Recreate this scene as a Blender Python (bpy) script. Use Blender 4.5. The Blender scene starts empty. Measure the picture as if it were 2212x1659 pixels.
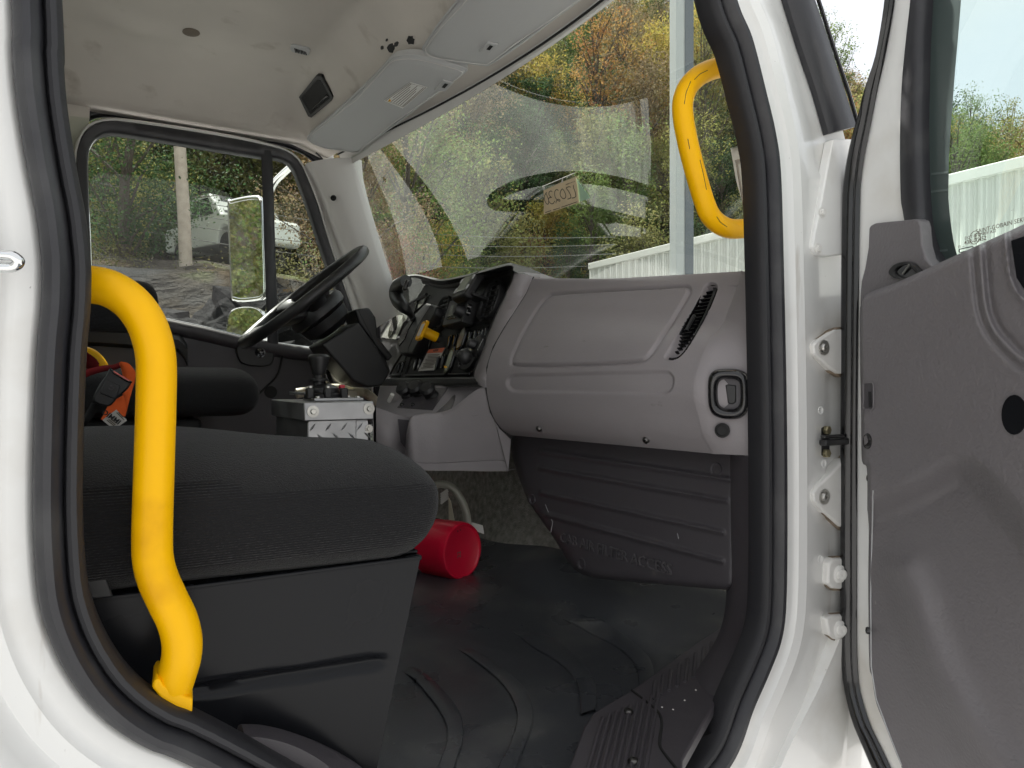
import bpy, bmesh, math, random
import numpy as np
from mathutils import Vector, Matrix, noise

# ------------------------------------------------------------------ camera, sky, sun, exposure
R = math.radians
CZ = 1.65                                   # eye height above the yard
F, CX, CY = 1536.0, 1106.0, 829.5           # lens in photo pixels (2212 wide)
YAW = R(30)
EYE = Vector((0, -.78, CZ))
FW = Vector((math.sin(YAW), math.cos(YAW), 0)); RT = Vector((math.cos(YAW), -math.sin(YAW), 0)); UP = Vector((0, 0, 1))
sc = bpy.context.scene
cam = bpy.data.cameras.new('camera'); cam.sensor_width = 36; cam.lens = 36 * F / 2212
cam.clip_start = .02; cam.clip_end = 2000
co = bpy.data.objects.new('camera', cam); sc.collection.objects.link(co)
co.location = EYE; co.rotation_euler = (R(90), 0, -YAW); sc.camera = co

SUN = Vector((-.08, .52, .85)).normalized()
w = bpy.data.worlds.new('World'); sc.world = w; w.use_nodes = True
nt = w.node_tree; sky = nt.nodes.new('ShaderNodeTexSky'); sky.sky_type = 'NISHITA'; sky.sun_disc = False
sky.sun_elevation = math.asin(SUN.z); sky.sun_rotation = math.atan2(SUN.x, SUN.y)
sky.air_density = 1.0; sky.dust_density = 4.0; sky.ozone_density = 1.0
bg = nt.nodes['Background']; bg.inputs[1].default_value = .10
# thin broken cloud over the blue sky
tcw = nt.nodes.new('ShaderNodeTexCoord'); cn_ = nt.nodes.new('ShaderNodeTexNoise'); cn_.inputs['Scale'].default_value = 1.6; cn_.inputs['Detail'].default_value = 7
mpw = nt.nodes.new('ShaderNodeMapping'); mpw.inputs['Scale'].default_value = (1, 1, 2.5); nt.links.new(tcw.outputs['Generated'], mpw.inputs[0]); nt.links.new(mpw.outputs[0], cn_.inputs['Vector'])
mrw = nt.nodes.new('ShaderNodeMapRange'); mrw.inputs[1].default_value = .35; mrw.inputs[2].default_value = .65; mrw.inputs[3].default_value = .62; mrw.inputs[4].default_value = .92; nt.links.new(cn_.outputs['Fac'], mrw.inputs[0])
cmx = nt.nodes.new('ShaderNodeMix'); cmx.data_type = 'RGBA'; nt.links.new(mrw.outputs[0], cmx.inputs[0]); nt.links.new(sky.outputs[0], cmx.inputs[6]); cmx.inputs[7].default_value = (3.9, 3.85, 3.7, 1)
nt.links.new(cmx.outputs[2], bg.inputs[0])
sl = bpy.data.lights.new('sun', 'SUN'); sl.energy = 4.6; sl.angle = R(2.0); sl.color = (1, .965, .91)
so = bpy.data.objects.new('sun', sl); sc.collection.objects.link(so)
so.rotation_euler = (-SUN).to_track_quat('-Z', 'Y').to_euler(); so.location = SUN * 60
sc.view_settings.view_transform = 'Standard'; sc.view_settings.look = 'None'
sc.view_settings.exposure = 1.58; sc.view_settings.gamma = 1
sc.render.engine = 'CYCLES'
cy = sc.cycles
cy.use_denoising = True; cy.max_bounces = 7; cy.diffuse_bounces = 5; cy.glossy_bounces = 3
cy.use_adaptive_sampling = True; cy.adaptive_threshold = .03
cy.transparent_max_bounces = 24; cy.transmission_bounces = 6; cy.sample_clamp_indirect = 8; cy.caustics_reflective = False

# ------------------------------------------------------------------ measuring helpers
def V(x, y, z): return Vector((x, y, z + CZ))            # z is measured from eye height
def ray(px, py): return FW + RT * ((px - CX) / F) + UP * ((CY - py) / F)
def at(px, py, Y=None, X=None, Z=None, D=None):
    d = ray(px, py)
    if D is not None: t = D
    elif Y is not None: t = (Y - EYE.y) / d.y
    elif X is not None: t = (X - EYE.x) / d.x
    else: t = Z / d.z
    return EYE + d * t
class Plane:
    def __init__(s, p, n): s.p = Vector(p); s.n = Vector(n).normalized()
    def __call__(s, px, py, o=0.0):
        d = ray(px, py); q = s.p + s.n * o
        return EYE + d * ((q - EYE).dot(s.n) / d.dot(s.n))
def proj(p):
    v = Vector(p) - EYE; d = max(v.dot(FW), 1e-4)
    return CX + F * v.dot(RT) / d, CY - F * v.z / d
def lerp(a, b, t): return a + (b - a) * t
def sst(a, b, x):
    t = min(1, max(0, (x - a) / (b - a))); return t * t * (3 - 2 * t)
def cr(pts, n=6, closed=False):
    """smooth curve through the points (Catmull-Rom), works on tuples or Vectors"""
    P = [Vector(p) for p in pts]; m = len(P); out = []
    for i in range(m if closed else m - 1):
        p1, p2 = P[i], P[(i + 1) % m]
        p0 = P[i - 1] if closed or i else p1 * 2 - p2
        p3 = P[(i + 2) % m] if closed or i + 2 < m else p2 * 2 - p1
        for k in range(n):
            t = k / n
            out.append(.5 * ((2 * p1) + (p2 - p0) * t + (2 * p0 - 5 * p1 + 4 * p2 - p3) * t * t + (3 * p1 - p0 - 3 * p2 + p3) * t ** 3))
    if not closed: out.append(P[-1].copy())
    return out
def resample(pts, n, closed=False):
    P = [Vector(p) for p in pts] + ([Vector(pts[0])] if closed else [])
    L = [0]
    for a, b in zip(P, P[1:]): L.append(L[-1] + (b - a).length)
    out = []; j = 0
    for k in range(n):
        s = L[-1] * k / (n if closed else n - 1)
        while j < len(L) - 2 and L[j + 1] < s: j += 1
        t = (s - L[j]) / max(L[j + 1] - L[j], 1e-9); out.append(P[j].lerp(P[j + 1], t))
    return out
def pdist(pts, poly, closed=True):
    """distance of pixel points (N,2) to a pixel polyline, and inside flag"""
    Q = np.array([(p[0], p[1]) for p in poly], float); P = np.asarray(pts, float)
    A = Q if closed else Q[:-1]; B = np.roll(Q, -1, 0) if closed else Q[1:]
    d = np.full(len(P), 1e9); ins = np.zeros(len(P), bool)
    for a, b in zip(A, B):
        ab = b - a; t = np.clip(((P - a) @ ab) / max(ab @ ab, 1e-9), 0, 1)
        d = np.minimum(d, np.hypot(*(P - a - t[:, None] * ab).T))
        if closed and a[1] != b[1]:
            c = ((a[1] > P[:, 1]) != (b[1] > P[:, 1])) & (P[:, 0] < (b[0] - a[0]) * (P[:, 1] - a[1]) / (b[1] - a[1]) + a[0]); ins ^= c
    return d, ins

# ------------------------------------------------------------------ object helpers
col = sc.collection
def root(name, label, cat, loc, group=None):
    o = bpy.data.objects.new(name, None); col.objects.link(o); o.location = loc; o.empty_display_size = .05
    o['label'] = label; o['category'] = cat
    if group: o['group'] = group
    return o
def tag(o, label=None, cat=None, group=None, kind=None):
    for k, v in (('label', label), ('category', cat), ('group', group), ('kind', kind)):
        if v: o[k] = v
    return o
def link(name, data, parent=None, mat=None):
    o = bpy.data.objects.new(name, data); col.objects.link(o)
    if mat is not None and hasattr(data, 'materials'): data.materials.append(MAT[mat] if isinstance(mat, str) else mat)
    if parent:
        o.parent = parent
        if not parent.parent: o.matrix_parent_inverse = Matrix.Translation(parent.location).inverted()   # parts are built in place
    return o
def mesh(name, v, f, mat, parent=None, smooth=True, bevel=0, seg=2, solid=0, sub=0, angle=40):
    me = bpy.data.meshes.new(name); me.from_pydata([tuple(p) for p in v], [], f); me.validate(); me.update()
    bm = bmesh.new(); bm.from_mesh(me); bmesh.ops.recalc_face_normals(bm, faces=bm.faces); bm.to_mesh(me); bm.free()
    if smooth:
        me.polygons.foreach_set('use_smooth', [True] * len(me.polygons))
        try: me.set_sharp_from_angle(angle=R(angle))
        except Exception: pass
    o = link(name, me, parent, mat)
    if solid:
        m = o.modifiers.new('s', 'SOLIDIFY'); m.thickness = solid; m.offset = 0
    if bevel:
        m = o.modifiers.new('b', 'BEVEL'); m.width = bevel; m.segments = seg; m.limit_method = 'ANGLE'; m.angle_limit = R(30); m.harden_normals = False
    if sub:
        m = o.modifiers.new('u', 'SUBSURF'); m.levels = sub; m.render_levels = sub
    return o
def grid(rows, closed_u=False, closed_v=False):
    m, n = len(rows), len(rows[0]); f = []
    for i in range(m if closed_u else m - 1):
        for j in range(n if closed_v else n - 1):
            a, b = i, (i + 1) % m; c, d = j, (j + 1) % n
            f.append((a * n + c, a * n + d, b * n + d, b * n + c))
    return [p for r in rows for p in r], f
def loft(name, rows, mat, parent=None, cu=False, cv=False, **k):
    v, f = grid(rows, cu, cv); return mesh(name, v, f, mat, parent, **k)
def tube(name, pts, r, mat, parent=None, n=14, closed=False, caps=True, rf=None, **k):
    P = [Vector(p) for p in pts]; m = len(P); rows = []
    prev = None
    for i in range(m):
        a = P[i - 1] if (closed or i) else P[i]; b = P[(i + 1) % m] if (closed or i + 1 < m) else P[i]
        t = (b - a).normalized()
        if prev is None:
            u = t.cross(UP)
            if u.length < .05: u = t.cross(Vector((1, 0, 0)))
        else: u = prev - t * prev.dot(t)
        u.normalize(); prev = u; w_ = t.cross(u); rr = (r if rf is None else rf(i / (m - 1)) * r)
        rows.append([P[i] + (u * math.cos(2 * math.pi * q / n) + w_ * math.sin(2 * math.pi * q / n)) * rr for q in range(n)])
    v, f = grid(rows, closed, True)
    if caps and not closed: f += [tuple(range(n))[::-1], tuple(range((m - 1) * n, m * n))]
    return mesh(name, v, f, mat, parent, **k)
from mathutils.bvhtree import BVHTree
def surf(*objs):
    """first hit of the sight line on the named objects: f(px, py, lift) -> point, and f.n for the last normal"""
    T = []
    for o in objs:
        me = o.data; T.append(BVHTree.FromPolygons([v.co.copy() for v in me.vertices], [tuple(p.vertices) for p in me.polygons]))
    def f_(px, py, o=0.0):
        best = None; d = ray(px, py).normalized()
        for t in T:
            h = t.ray_cast(EYE, d)
            if h[0] is not None and (best is None or h[3] < best[3]): best = h
        n = best[1] if best[1].dot(d) < 0 else -best[1]; f_.n = n
        return best[0] + n * o
    return f_
def fit(fn, pts):
    q = [fn(*p) for p in pts]; n = (q[1] - q[0]).cross(q[2] - q[0]).normalized(); n = n if n.dot(EYE - q[0]) > 0 else -n
    return Plane(sum(q, Vector()) / len(q), n)
def fillet(pts, r, n=6):
    """polyline with rounded corners"""
    P = [Vector(p) for p in pts]; out = [P[0]]
    for i in range(1, len(P) - 1):
        a, b, c = P[i - 1], P[i], P[i + 1]; l = min(r, (a - b).length * .48, (c - b).length * .48)
        s, e = b + (a - b).normalized() * l, b + (c - b).normalized() * l
        for k in range(n + 1):
            t = k / n; out.append(s * (1 - t) ** 2 + b * 2 * t * (1 - t) + e * t * t)
    out.append(P[-1]); return out
def box(name, c, s, mat, parent=None, rot=None, bevel=.003, **k):
    """c: centre, s: full sizes, rot: 3x3"""
    v = []
    for x in (-.5, .5):
        for y in (-.5, .5):
            for z in (-.5, .5):
                p = Vector((x * s[0], y * s[1], z * s[2])); v.append(Vector(c) + (rot @ p if rot else p))
    f = [(0, 1, 3, 2), (4, 6, 7, 5), (0, 4, 5, 1), (2, 3, 7, 6), (0, 2, 6, 4), (1, 5, 7, 3)]
    return mesh(name, v, f, mat, parent, bevel=bevel, **k)
def prism(name, outline, off, mat, parent=None, bevel=.002, holes=None, **k):
    """front outline (3D points, planar) extruded by the vector off"""
    v = [Vector(p) for p in outline]; n = len(v); off = Vector(off)
    v2 = v + [p + off for p in v]
    f = [tuple(range(n)), tuple(range(2 * n - 1, n - 1, -1))] + [(i, (i + 1) % n, n + (i + 1) % n, n + i) for i in range(n)]
    return mesh(name, v2, f, mat, parent, bevel=bevel, **k)
def ringplate(name, outer, inner, off, mat, parent=None, bevel=.002, **k):
    """a flat frame between two outlines with equal point counts, with thickness"""
    n = len(outer); off = Vector(off)
    v = [Vector(p) for p in outer] + [Vector(p) for p in inner]; v += [p + off for p in v]
    f = []
    for i in range(n):
        j = (i + 1) % n
        f += [(i, j, n + j, n + i), (2 * n + i, 3 * n + i, 3 * n + j, 2 * n + j), (i, 2 * n + i, 2 * n + j, j), (n + i, n + j, 3 * n + j, 3 * n + i)]
    return mesh(name, v, f, mat, parent, bevel=bevel, **k)
def frame_of(n):
    n = Vector(n).normalized(); u = UP.cross(n)
    if u.length < .05: u = Vector((1, 0, 0))
    u.normalize(); v = n.cross(u); return u, v, n
def lathe(name, c, axis, prof, mat, parent=None, n=24, u0=None, **k):
    """prof: (radius, height along axis)"""
    u, v, a = frame_of(axis); c = Vector(c)
    rows = [[c + a * h + (u * math.cos(2 * math.pi * q / n) + v * math.sin(2 * math.pi * q / n)) * r for q in range(n)] for r, h in prof]
    vv, f = grid(rows, False, True)
    if prof[0][0] > 1e-5: f.append(tuple(range(n))[::-1])
    if prof[-1][0] > 1e-5: f.append(tuple(range((len(prof) - 1) * n, len(prof) * n)))
    return mesh(name, vv, f, mat, parent, **k)
def screw(c, n, r, mat, parent, name='screw'):
    return lathe(name, c, n, [(0, r * .25), (r * .25, r * .25), (r * .3, r * .62), (r * .75, r * .55), (r, r * .15), (r, -r * .4)], mat, parent, n=12)
def bolt(c, n, r, mat, parent, name='bolt', washer=1.6):
    o = lathe(name, c, n, [(0, r * .9), (r * .86, r * .9), (r, r * .75), (r, r * .18)] + ([(r * washer, r * .18), (r * washer, -r * .1)] if washer else [(r, -r * .2)]), mat, parent, n=12 if washer else 6)
    return o
def text(name, s, pos, xdir, ydir, size, mat, parent=None, ext=.0004, mirror=False, bold=0, align='LEFT'):
    cu = bpy.data.curves.new(name, 'FONT'); cu.body = s; cu.size = size; cu.extrude = ext; cu.offset = bold; cu.align_x = align; cu.resolution_u = 2
    me_o = link(name, cu, None, mat)
    x = Vector(xdir).normalized(); y = Vector(ydir); y = (y - x * y.dot(x)).normalized(); z = x.cross(y)
    if mirror: x = -x
    M = Matrix((x.to_4d(), y.to_4d(), z.to_4d(), Vector((0, 0, 0, 1)))).transposed()
    for i in range(3): M[3][i] = 0
    M.translation = Vector(pos)
    dg = bpy.context.evaluated_depsgraph_get(); me = bpy.data.meshes.new_from_object(me_o.evaluated_get(dg))
    bpy.data.objects.remove(me_o); me.transform(M); me.name = name
    return link(name, me, parent)
def ribbon(name, pts, width, n, mat, parent=None, thick=.0004):
    """a flat stroke lying on a surface with normal n"""
    P = [Vector(p) for p in pts]; n = Vector(n).normalized(); L, Rr = [], []
    for i in range(len(P)):
        t = (P[min(i + 1, len(P) - 1)] - P[max(i - 1, 0)]).normalized(); s = n.cross(t).normalized() * width / 2
        L.append(P[i] + s + n * thick); Rr.append(P[i] - s + n * thick)
    return loft(name, [L, Rr], mat, parent, smooth=False, solid=thick)

# ------------------------------------------------------------------ materials
MAT = {}
def material(name, color, rough=.5, metal=0, bump=None, var=None, spec=.5, coat=0, sheen=0, dirt=None, coord='Object', rvar=None):
    """bump: list of (kind, scale, strength[, stretch]); var: (scale, amount) colour variation; dirt: (colour, scale, lo, hi)"""
    m = bpy.data.materials.new(name); m.use_nodes = True; N = m.node_tree.nodes; L = m.node_tree.links; b = N['Principled BSDF']
    b.inputs['Base Color'].default_value = (*color, 1); b.inputs['Roughness'].default_value = rough; b.inputs['Metallic'].default_value = metal
    b.inputs['Specular IOR Level'].default_value = spec; b.inputs['Coat Weight'].default_value = coat; b.inputs['Coat Roughness'].default_value = .08
    if sheen: b.inputs['Sheen Weight'].default_value = sheen; b.inputs['Sheen Roughness'].default_value = .5
    tc = N.new('ShaderNodeTexCoord'); out = tc.outputs[coord]
    def noise_(scale, detail=4, st=None):
        n = N.new('ShaderNodeTexNoise'); n.inputs['Scale'].default_value = scale; n.inputs['Detail'].default_value = detail
        if st:
            mp = N.new('ShaderNodeMapping'); mp.inputs['Scale'].default_value = st; L.new(out, mp.inputs[0]); L.new(mp.outputs[0], n.inputs['Vector'])
        else: L.new(out, n.inputs['Vector'])
        return n
    c = None
    if var:
        n = noise_(var[0], 5); r = N.new('ShaderNodeValToRGB'); r.color_ramp.elements[0].position = .3; r.color_ramp.elements[1].position = .7
        a = var[1]; r.color_ramp.elements[0].color = (*[x * (1 - a) for x in color], 1); r.color_ramp.elements[1].color = (*[min(1, x * (1 + a)) for x in color], 1)
        L.new(n.outputs['Fac'], r.inputs[0]); c = r.outputs[0]
    for d in (dirt if isinstance(dirt, list) else [dirt] if dirt else []):
        n = noise_(d[1], 8, d[4] if len(d) > 4 else None); r = N.new('ShaderNodeValToRGB'); r.color_ramp.elements[0].position = d[2]; r.color_ramp.elements[1].position = d[3]
        r.color_ramp.elements[0].color = (0, 0, 0, 1); r.color_ramp.elements[1].color = (1, 1, 1, 1); L.new(n.outputs['Fac'], r.inputs[0])
        mx = N.new('ShaderNodeMix'); mx.data_type = 'RGBA'; L.new(r.outputs[0], mx.inputs[0])
        if c: L.new(c, mx.inputs[6])
        else: mx.inputs[6].default_value = (*color, 1)
        mx.inputs[7].default_value = (*d[0], 1); c = mx.outputs[2]
    if c: L.new(c, b.inputs['Base Color'])
    if rvar:
        n = noise_(rvar[0], 5); mr = N.new('ShaderNodeMapRange'); mr.inputs[1].default_value = .3; mr.inputs[2].default_value = .7; mr.inputs[3].default_value = rvar[1]; mr.inputs[4].default_value = rvar[2]
        L.new(n.outputs['Fac'], mr.inputs[0]); L.new(mr.outputs[0], b.inputs['Roughness'])
    prev = None
    for bb in bump or []:
        kind, scale, stg = bb[:3]; st = bb[3] if len(bb) > 3 else None; dist = bb[4] if len(bb) > 4 else .001
        if kind == 'noise': t = noise_(scale, 3, st); o_ = t.outputs['Fac']
        elif kind == 'grain':
            t = N.new('ShaderNodeTexVoronoi'); t.feature = 'SMOOTH_F1'; t.inputs['Scale'].default_value = scale; o_ = t.outputs['Distance']
            n0 = noise_(scale * .35, 2, st); mx = N.new('ShaderNodeVectorMath'); mx.operation = 'MULTIPLY_ADD'; mx.inputs[1].default_value = (.012,) * 3
            L.new(n0.outputs['Color'], mx.inputs[0]); L.new(out, mx.inputs[2]); L.new(mx.outputs[0], t.inputs['Vector'])
        elif kind == 'wave':
            t = N.new('ShaderNodeTexWave'); t.inputs['Scale'].default_value = scale; t.inputs['Distortion'].default_value = .6; t.inputs['Detail'].default_value = 1; t.inputs['Detail Scale'].default_value = 3
            t.bands_direction = st or 'X'; L.new(out, t.inputs['Vector']); o_ = t.outputs['Fac']
        bn = N.new('ShaderNodeBump'); bn.inputs['Strength'].default_value = stg; bn.inputs['Distance'].default_value = dist
        L.new(o_, bn.inputs['Height'])
        if prev: L.new(prev.outputs[0], bn.inputs['Normal'])
        prev = bn
    if prev: L.new(prev.outputs[0], b.inputs['Normal'])
    MAT[name] = m; return m
def glass(name, tint, f0=.07, rough=0.0, dust=0.0):
    m = bpy.data.materials.new(name); m.use_nodes = True; N = m.node_tree.nodes; L = m.node_tree.links; N.clear()
    o = N.new('ShaderNodeOutputMaterial'); tr = N.new('ShaderNodeBsdfTransparent'); tr.inputs[0].default_value = (*tint, 1)
    gl = N.new('ShaderNodeBsdfGlossy'); gl.inputs['Roughness'].default_value = rough; 
    ge = N.new('ShaderNodeNewGeometry'); dt = N.new('ShaderNodeVectorMath'); dt.operation = 'DOT_PRODUCT'; L.new(ge.outputs['Normal'], dt.inputs[0]); L.new(ge.outputs['Incoming'], dt.inputs[1])
    ab = N.new('ShaderNodeMath'); ab.operation = 'ABSOLUTE'; L.new(dt.outputs['Value'], ab.inputs[0]); om = N.new('ShaderNodeMath'); om.operation = 'SUBTRACT'; om.inputs[0].default_value = 1; L.new(ab.outputs[0], om.inputs[1])
    pw = N.new('ShaderNodeMath'); pw.operation = 'POWER'; pw.inputs[1].default_value = 4.2; L.new(om.outputs[0], pw.inputs[0]); fr = N.new('ShaderNodeMath'); fr.operation = 'MULTIPLY_ADD'; fr.inputs[1].default_value = .92; fr.inputs[2].default_value = f0; L.new(pw.outputs[0], fr.inputs[0])   # both faces of the pane reflect
    mx = N.new('ShaderNodeMixShader'); L.new(fr.outputs[0], mx.inputs[0]); L.new(tr.outputs[0], mx.inputs[1]); L.new(gl.outputs[0], mx.inputs[2])
    last = mx
    if dust:
        df = N.new('ShaderNodeBsdfDiffuse'); df.inputs[0].default_value = (.6, .6, .55, 1)
        tc = N.new('ShaderNodeTexCoord'); n = N.new('ShaderNodeTexNoise'); n.inputs['Scale'].default_value = 6; n.inputs['Detail'].default_value = 10; L.new(tc.outputs['Object'], n.inputs['Vector'])
        n2 = N.new('ShaderNodeTexVoronoi'); n2.inputs['Scale'].default_value = 160; L.new(tc.outputs['Object'], n2.inputs['Vector'])
        lt = N.new('ShaderNodeMath'); lt.operation = 'LESS_THAN'; lt.inputs[1].default_value = .09; L.new(n2.outputs['Distance'], lt.inputs[0])
        n3 = N.new('ShaderNodeTexNoise'); n3.inputs['Scale'].default_value = 25; L.new(tc.outputs['Object'], n3.inputs['Vector'])
        g3 = N.new('ShaderNodeMath'); g3.operation = 'GREATER_THAN'; g3.inputs[1].default_value = .62; L.new(n3.outputs['Fac'], g3.inputs[0])
        ml = N.new('ShaderNodeMath'); ml.operation = 'MULTIPLY'; L.new(lt.outputs[0], ml.inputs[0]); L.new(g3.outputs[0], ml.inputs[1])
        mr = N.new('ShaderNodeMapRange'); mr.inputs[1].default_value = .35; mr.inputs[2].default_value = .75; mr.inputs[3].default_value = dust * .3; mr.inputs[4].default_value = dust; L.new(n.outputs['Fac'], mr.inputs[0])
        ad = N.new('ShaderNodeMath'); ad.operation = 'MULTIPLY_ADD'; ad.inputs[1].default_value = .35; L.new(ml.outputs[0], ad.inputs[0]); L.new(mr.outputs[0], ad.inputs[2])
        m2 = N.new('ShaderNodeMixShader'); L.new(ad.outputs[0], m2.inputs[0]); L.new(mx.outputs[0], m2.inputs[1]); L.new(df.outputs[0], m2.inputs[2]); last = m2
    L.new(last.outputs[0], o.inputs[0]); MAT[name] = m; return m
PL = [('grain', 520, .25, None, .0006), ('noise', 60, .12, None, .001)]
material('white_paint', (.80, .80, .78), .28, coat=.6, bump=[('noise', 9, .05, None, .004), ('noise', 60, .03, None, .001)], dirt=[((.56, .52, .45), 5, .56, .85), ((.40, .34, .27), 30, .66, .80, (1, 1, .10)), ((.12, .10, .08), 130, .74, .78)])
material('white_dirty', (.74, .73, .70), .35, coat=.3, bump=[('noise', 30, .08, None, .002)], dirt=[((.42, .37, .30), 14, .60, .80)])
material('seal', (.022, .022, .026), .42, bump=[('noise', 200, .2), ('noise', 14, .15, None, .003)], dirt=[((.05, .05, .052), 12, .5, .75)], spec=.5)
material('seal_lip', (.016, .016, .019), .55, bump=[('wave', 55, .08, 'Z', .0008)])
material('black_gloss', (.008, .008, .009), .16, coat=.3)
material('black_plastic', (.016, .016, .0165), .42, bump=[('grain', 700, .2, None, .0004)])
material('black_matte', (.010, .010, .010), .75)
material('trim_grey', (.248, .229, .236), .56, bump=[('grain', 430, .42, None, .0007), ('noise', 45, .25, None, .0016)], var=(5, .05), dirt=[((.10, .09, .085), 18, .70, .82, (.5, 1, 2.5))])
material('trim_soft', (.166, .155, .162), .52, bump=[('grain', 210, .75, None, .0010), ('noise', 38, .3, None, .0018)], var=(4, .06), dirt=[((.14, .13, .125), 3, .60, .80), ((.30, .28, .26), 60, .73, .78, (1, 1, .3))])
material('trim_dark', (.055, .050, .056), .46, bump=[('grain', 600, .35, None, .0006), ('noise', 25, .12, None, .002)], dirt=[((.10, .095, .09), 22, .68, .80)], rvar=(9, .38, .56))
material('pillar_grey', (.66, .645, .63), .55, bump=[('grain', 600, .25, None, .0005)])
material('headliner', (.64, .60, .555), .9, bump=[('noise', 700, .5, None, .001)], var=(3, .07), dirt=[((.36, .31, .26), 9, .62, .85)])
material('visor_grey', (.53, .535, .54), .6, bump=[('grain', 260, .45, None, .0008), ('noise', 20, .3, None, .003)])
material('yellow', (.93, .49, .0), .42, bump=[('noise', 120, .12, None, .0008)], dirt=[((.72, .34, .0), 14, .56, .80), ((.20, .12, .02), 50, .70, .77, (1, 1, .35))], rvar=(20, .34, .52), spec=.22)
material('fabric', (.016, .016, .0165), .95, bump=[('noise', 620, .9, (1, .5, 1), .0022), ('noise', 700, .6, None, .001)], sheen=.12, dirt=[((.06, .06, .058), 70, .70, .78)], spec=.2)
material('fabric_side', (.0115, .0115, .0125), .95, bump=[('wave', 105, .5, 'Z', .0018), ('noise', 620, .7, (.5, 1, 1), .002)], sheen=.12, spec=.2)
material('black_paint', (.008, .0086, .0105), .26, spec=.2, bump=[('noise', 400, .1, None, .0006), ('noise', 6, .06, None, .005)], rvar=(4, .20, .32))
material('mat_rubber', (.042, .045, .050), .30, bump=[('noise', 420, .3, None, .0008), ('noise', 18, .2, None, .004)], dirt=[((.11, .11, .105), 6, .50, .80), ((.16, .155, .14), 90, .72, .78)], rvar=(7, .20, .46))
material('carpet', (.26, .255, .225), 1.0, bump=[('noise', 350, 1, None, .003)], var=(60, .35), spec=.1)
material('red_paint', (.62, .006, .036), .30, coat=.2, bump=[('noise', 12, .06, None, .004)], dirt=[((.06, .03, .03), 60, .73, .77)])
material('paper_white', (.84, .84, .82), .6)
material('grime', (.22, .17, .12), .9, var=(60, .4))
material('paper', (.62, .60, .56), .7)
material('paper_tan', (.80, .66, .44), .75, var=(30, .06))
material('paper_green', (.42, .62, .46), .6)
material('ink', (.03, .03, .03), .7)
material('pencil', (.08, .065, .055), .7)
material('letter_highlight', (.088, .083, .088), .34)  # paler copy of the dark trim: the letters' highlight is painted into the colour
material('print_grey', (.16, .13, .10), .7)
material('orange_web', (.75, .12, .025), .8, bump=[('wave', 160, .5, 'Z', .0008)], spec=.2)
material('red_web', (.16, .012, .014), .85, bump=[('wave', 160, .4, 'Z', .0008)], spec=.2)
material('salmon', (.75, .16, .13), .45)
material('aluminium', (.40, .40, .405), .42, metal=1, bump=[('noise', 80, .12, (1, 1, 6), .001)], var=(12, .12), rvar=(16, .36, .55))
material('steel', (.50, .49, .46), .32, metal=1, rvar=(40, .25, .5))
material('dark_steel', (.12, .115, .11), .38, metal=1)
material('chrome', (.75, .76, .76), .08, metal=1)
material('zinc', (.36, .32, .20), .42, metal=1, var=(80, .3))
material('warn_orange', (.75, .16, .06), .6)
material('concrete_pole', (.42, .36, .30), .9, var=(8, .15), bump=[('noise', 30, .4)])
material('wall_cladding', (.80, .82, .78), .45, var=(.8, .04))
material('post_paint', (.42, .45, .45), .4)
material('post_dark', (.13, .15, .17), .4)
material('asphalt', (.305, .305, .305), .95, var=(.8, .3), bump=[('noise', 12, .5, None, .03)])
material('tyre', (.015, .015, .015), .8)
material('lamp_glass', (.6, .6, .6), .1)
material('mirror', (.78, .80, .80), .02, metal=1)
material('cream_metal', (.55, .50, .38), .5, dirt=[((.2, .16, .1), 20, .55, .7)])
material('tube_clear', (.30, .30, .25), .35)
material('wire', (.16, .16, .15), .6)
material('pickup_white', (.80, .84, .80), .3, coat=.5)
material('dark_window', (.03, .04, .04), .08)
glass('windshield_glass', (.90, .95, .90), .125, dust=.045)
glass('side_glass', (.88, .93, .88), .032, dust=.04)
glass('door_glass', (.76, .88, .82), .06, dust=.01)
glass('clear_film', (.92, .95, .93), .06, .02)
# ================================================================== the cab shell round the open doorway
cab = root('truck_cab', 'white truck cab shell with black rubber seal round the open doorway', 'truck cab', V(.4, .9, -.62))
def zx(px, py, Y=0.0):
    p = at(px, py, Y=Y); return (p.x, p.z - CZ)
# outline of the doorway where white paint meets the rubber, seen on the plane of the body side (x forward, z up)
LEFT = [(26, 0), (27, 89), (34, 191), (48, 290), (65, 386), (80, 461), (90, 547), (92, 574), (90, 660), (82, 745), (77, 848), (73, 984), (72, 1107), (77, 1220), (87, 1307), (112, 1387), (147, 1457), (195, 1523), (258, 1579), (332, 1621), (419, 1656)]
RIGHT = [(1567, 1659), (1622, 1527), (1657, 1447), (1682, 1377), (1692, 1290), (1694, 1080), (1692, 850), (1686, 567), (1680, 376), (1669, 291), (1649, 205), (1618, 85), (1584, 0)]
ctr = [zx(*p) for p in LEFT] + [(.30, -.56), (.50, -.655), (.68, -.66)] + [zx(*p) for p in RIGHT] + [(.80, .72), (.73, .85), (.62, .905), (.4, .92), (.15, .92), (-.03, .90), (-.085, .80), (-.085, .68)]
ring = resample(cr([(a, 0, b) for a, b in ctr], 5, True), 420, True)
def sweep_ring(name, prof, mat, parent, sel=None, mirrorY=None, wob=None):
    """prof: list of (n inward from the outline, y into the cab)"""
    m = len(ring); rows = []
    for i in range(m):
        a, b = ring[i - 1], ring[(i + 1) % m]; t = (b - a).normalized(); n = Vector((-t.z, 0, t.x))
        if n.dot(Vector((.4, 0, .1)) - ring[i]) < 0: n = -n
        row = []
        for k, (q, y) in enumerate(prof):
            dq = wob(i, k) if wob else 0
            p = ring[i] + n * (q + dq); row.append(V(p.x, y if mirrorY is None else mirrorY - y, p.z))
        rows.append(row)
    return loft(name, rows, mat, parent, cu=True, angle=35)
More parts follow.
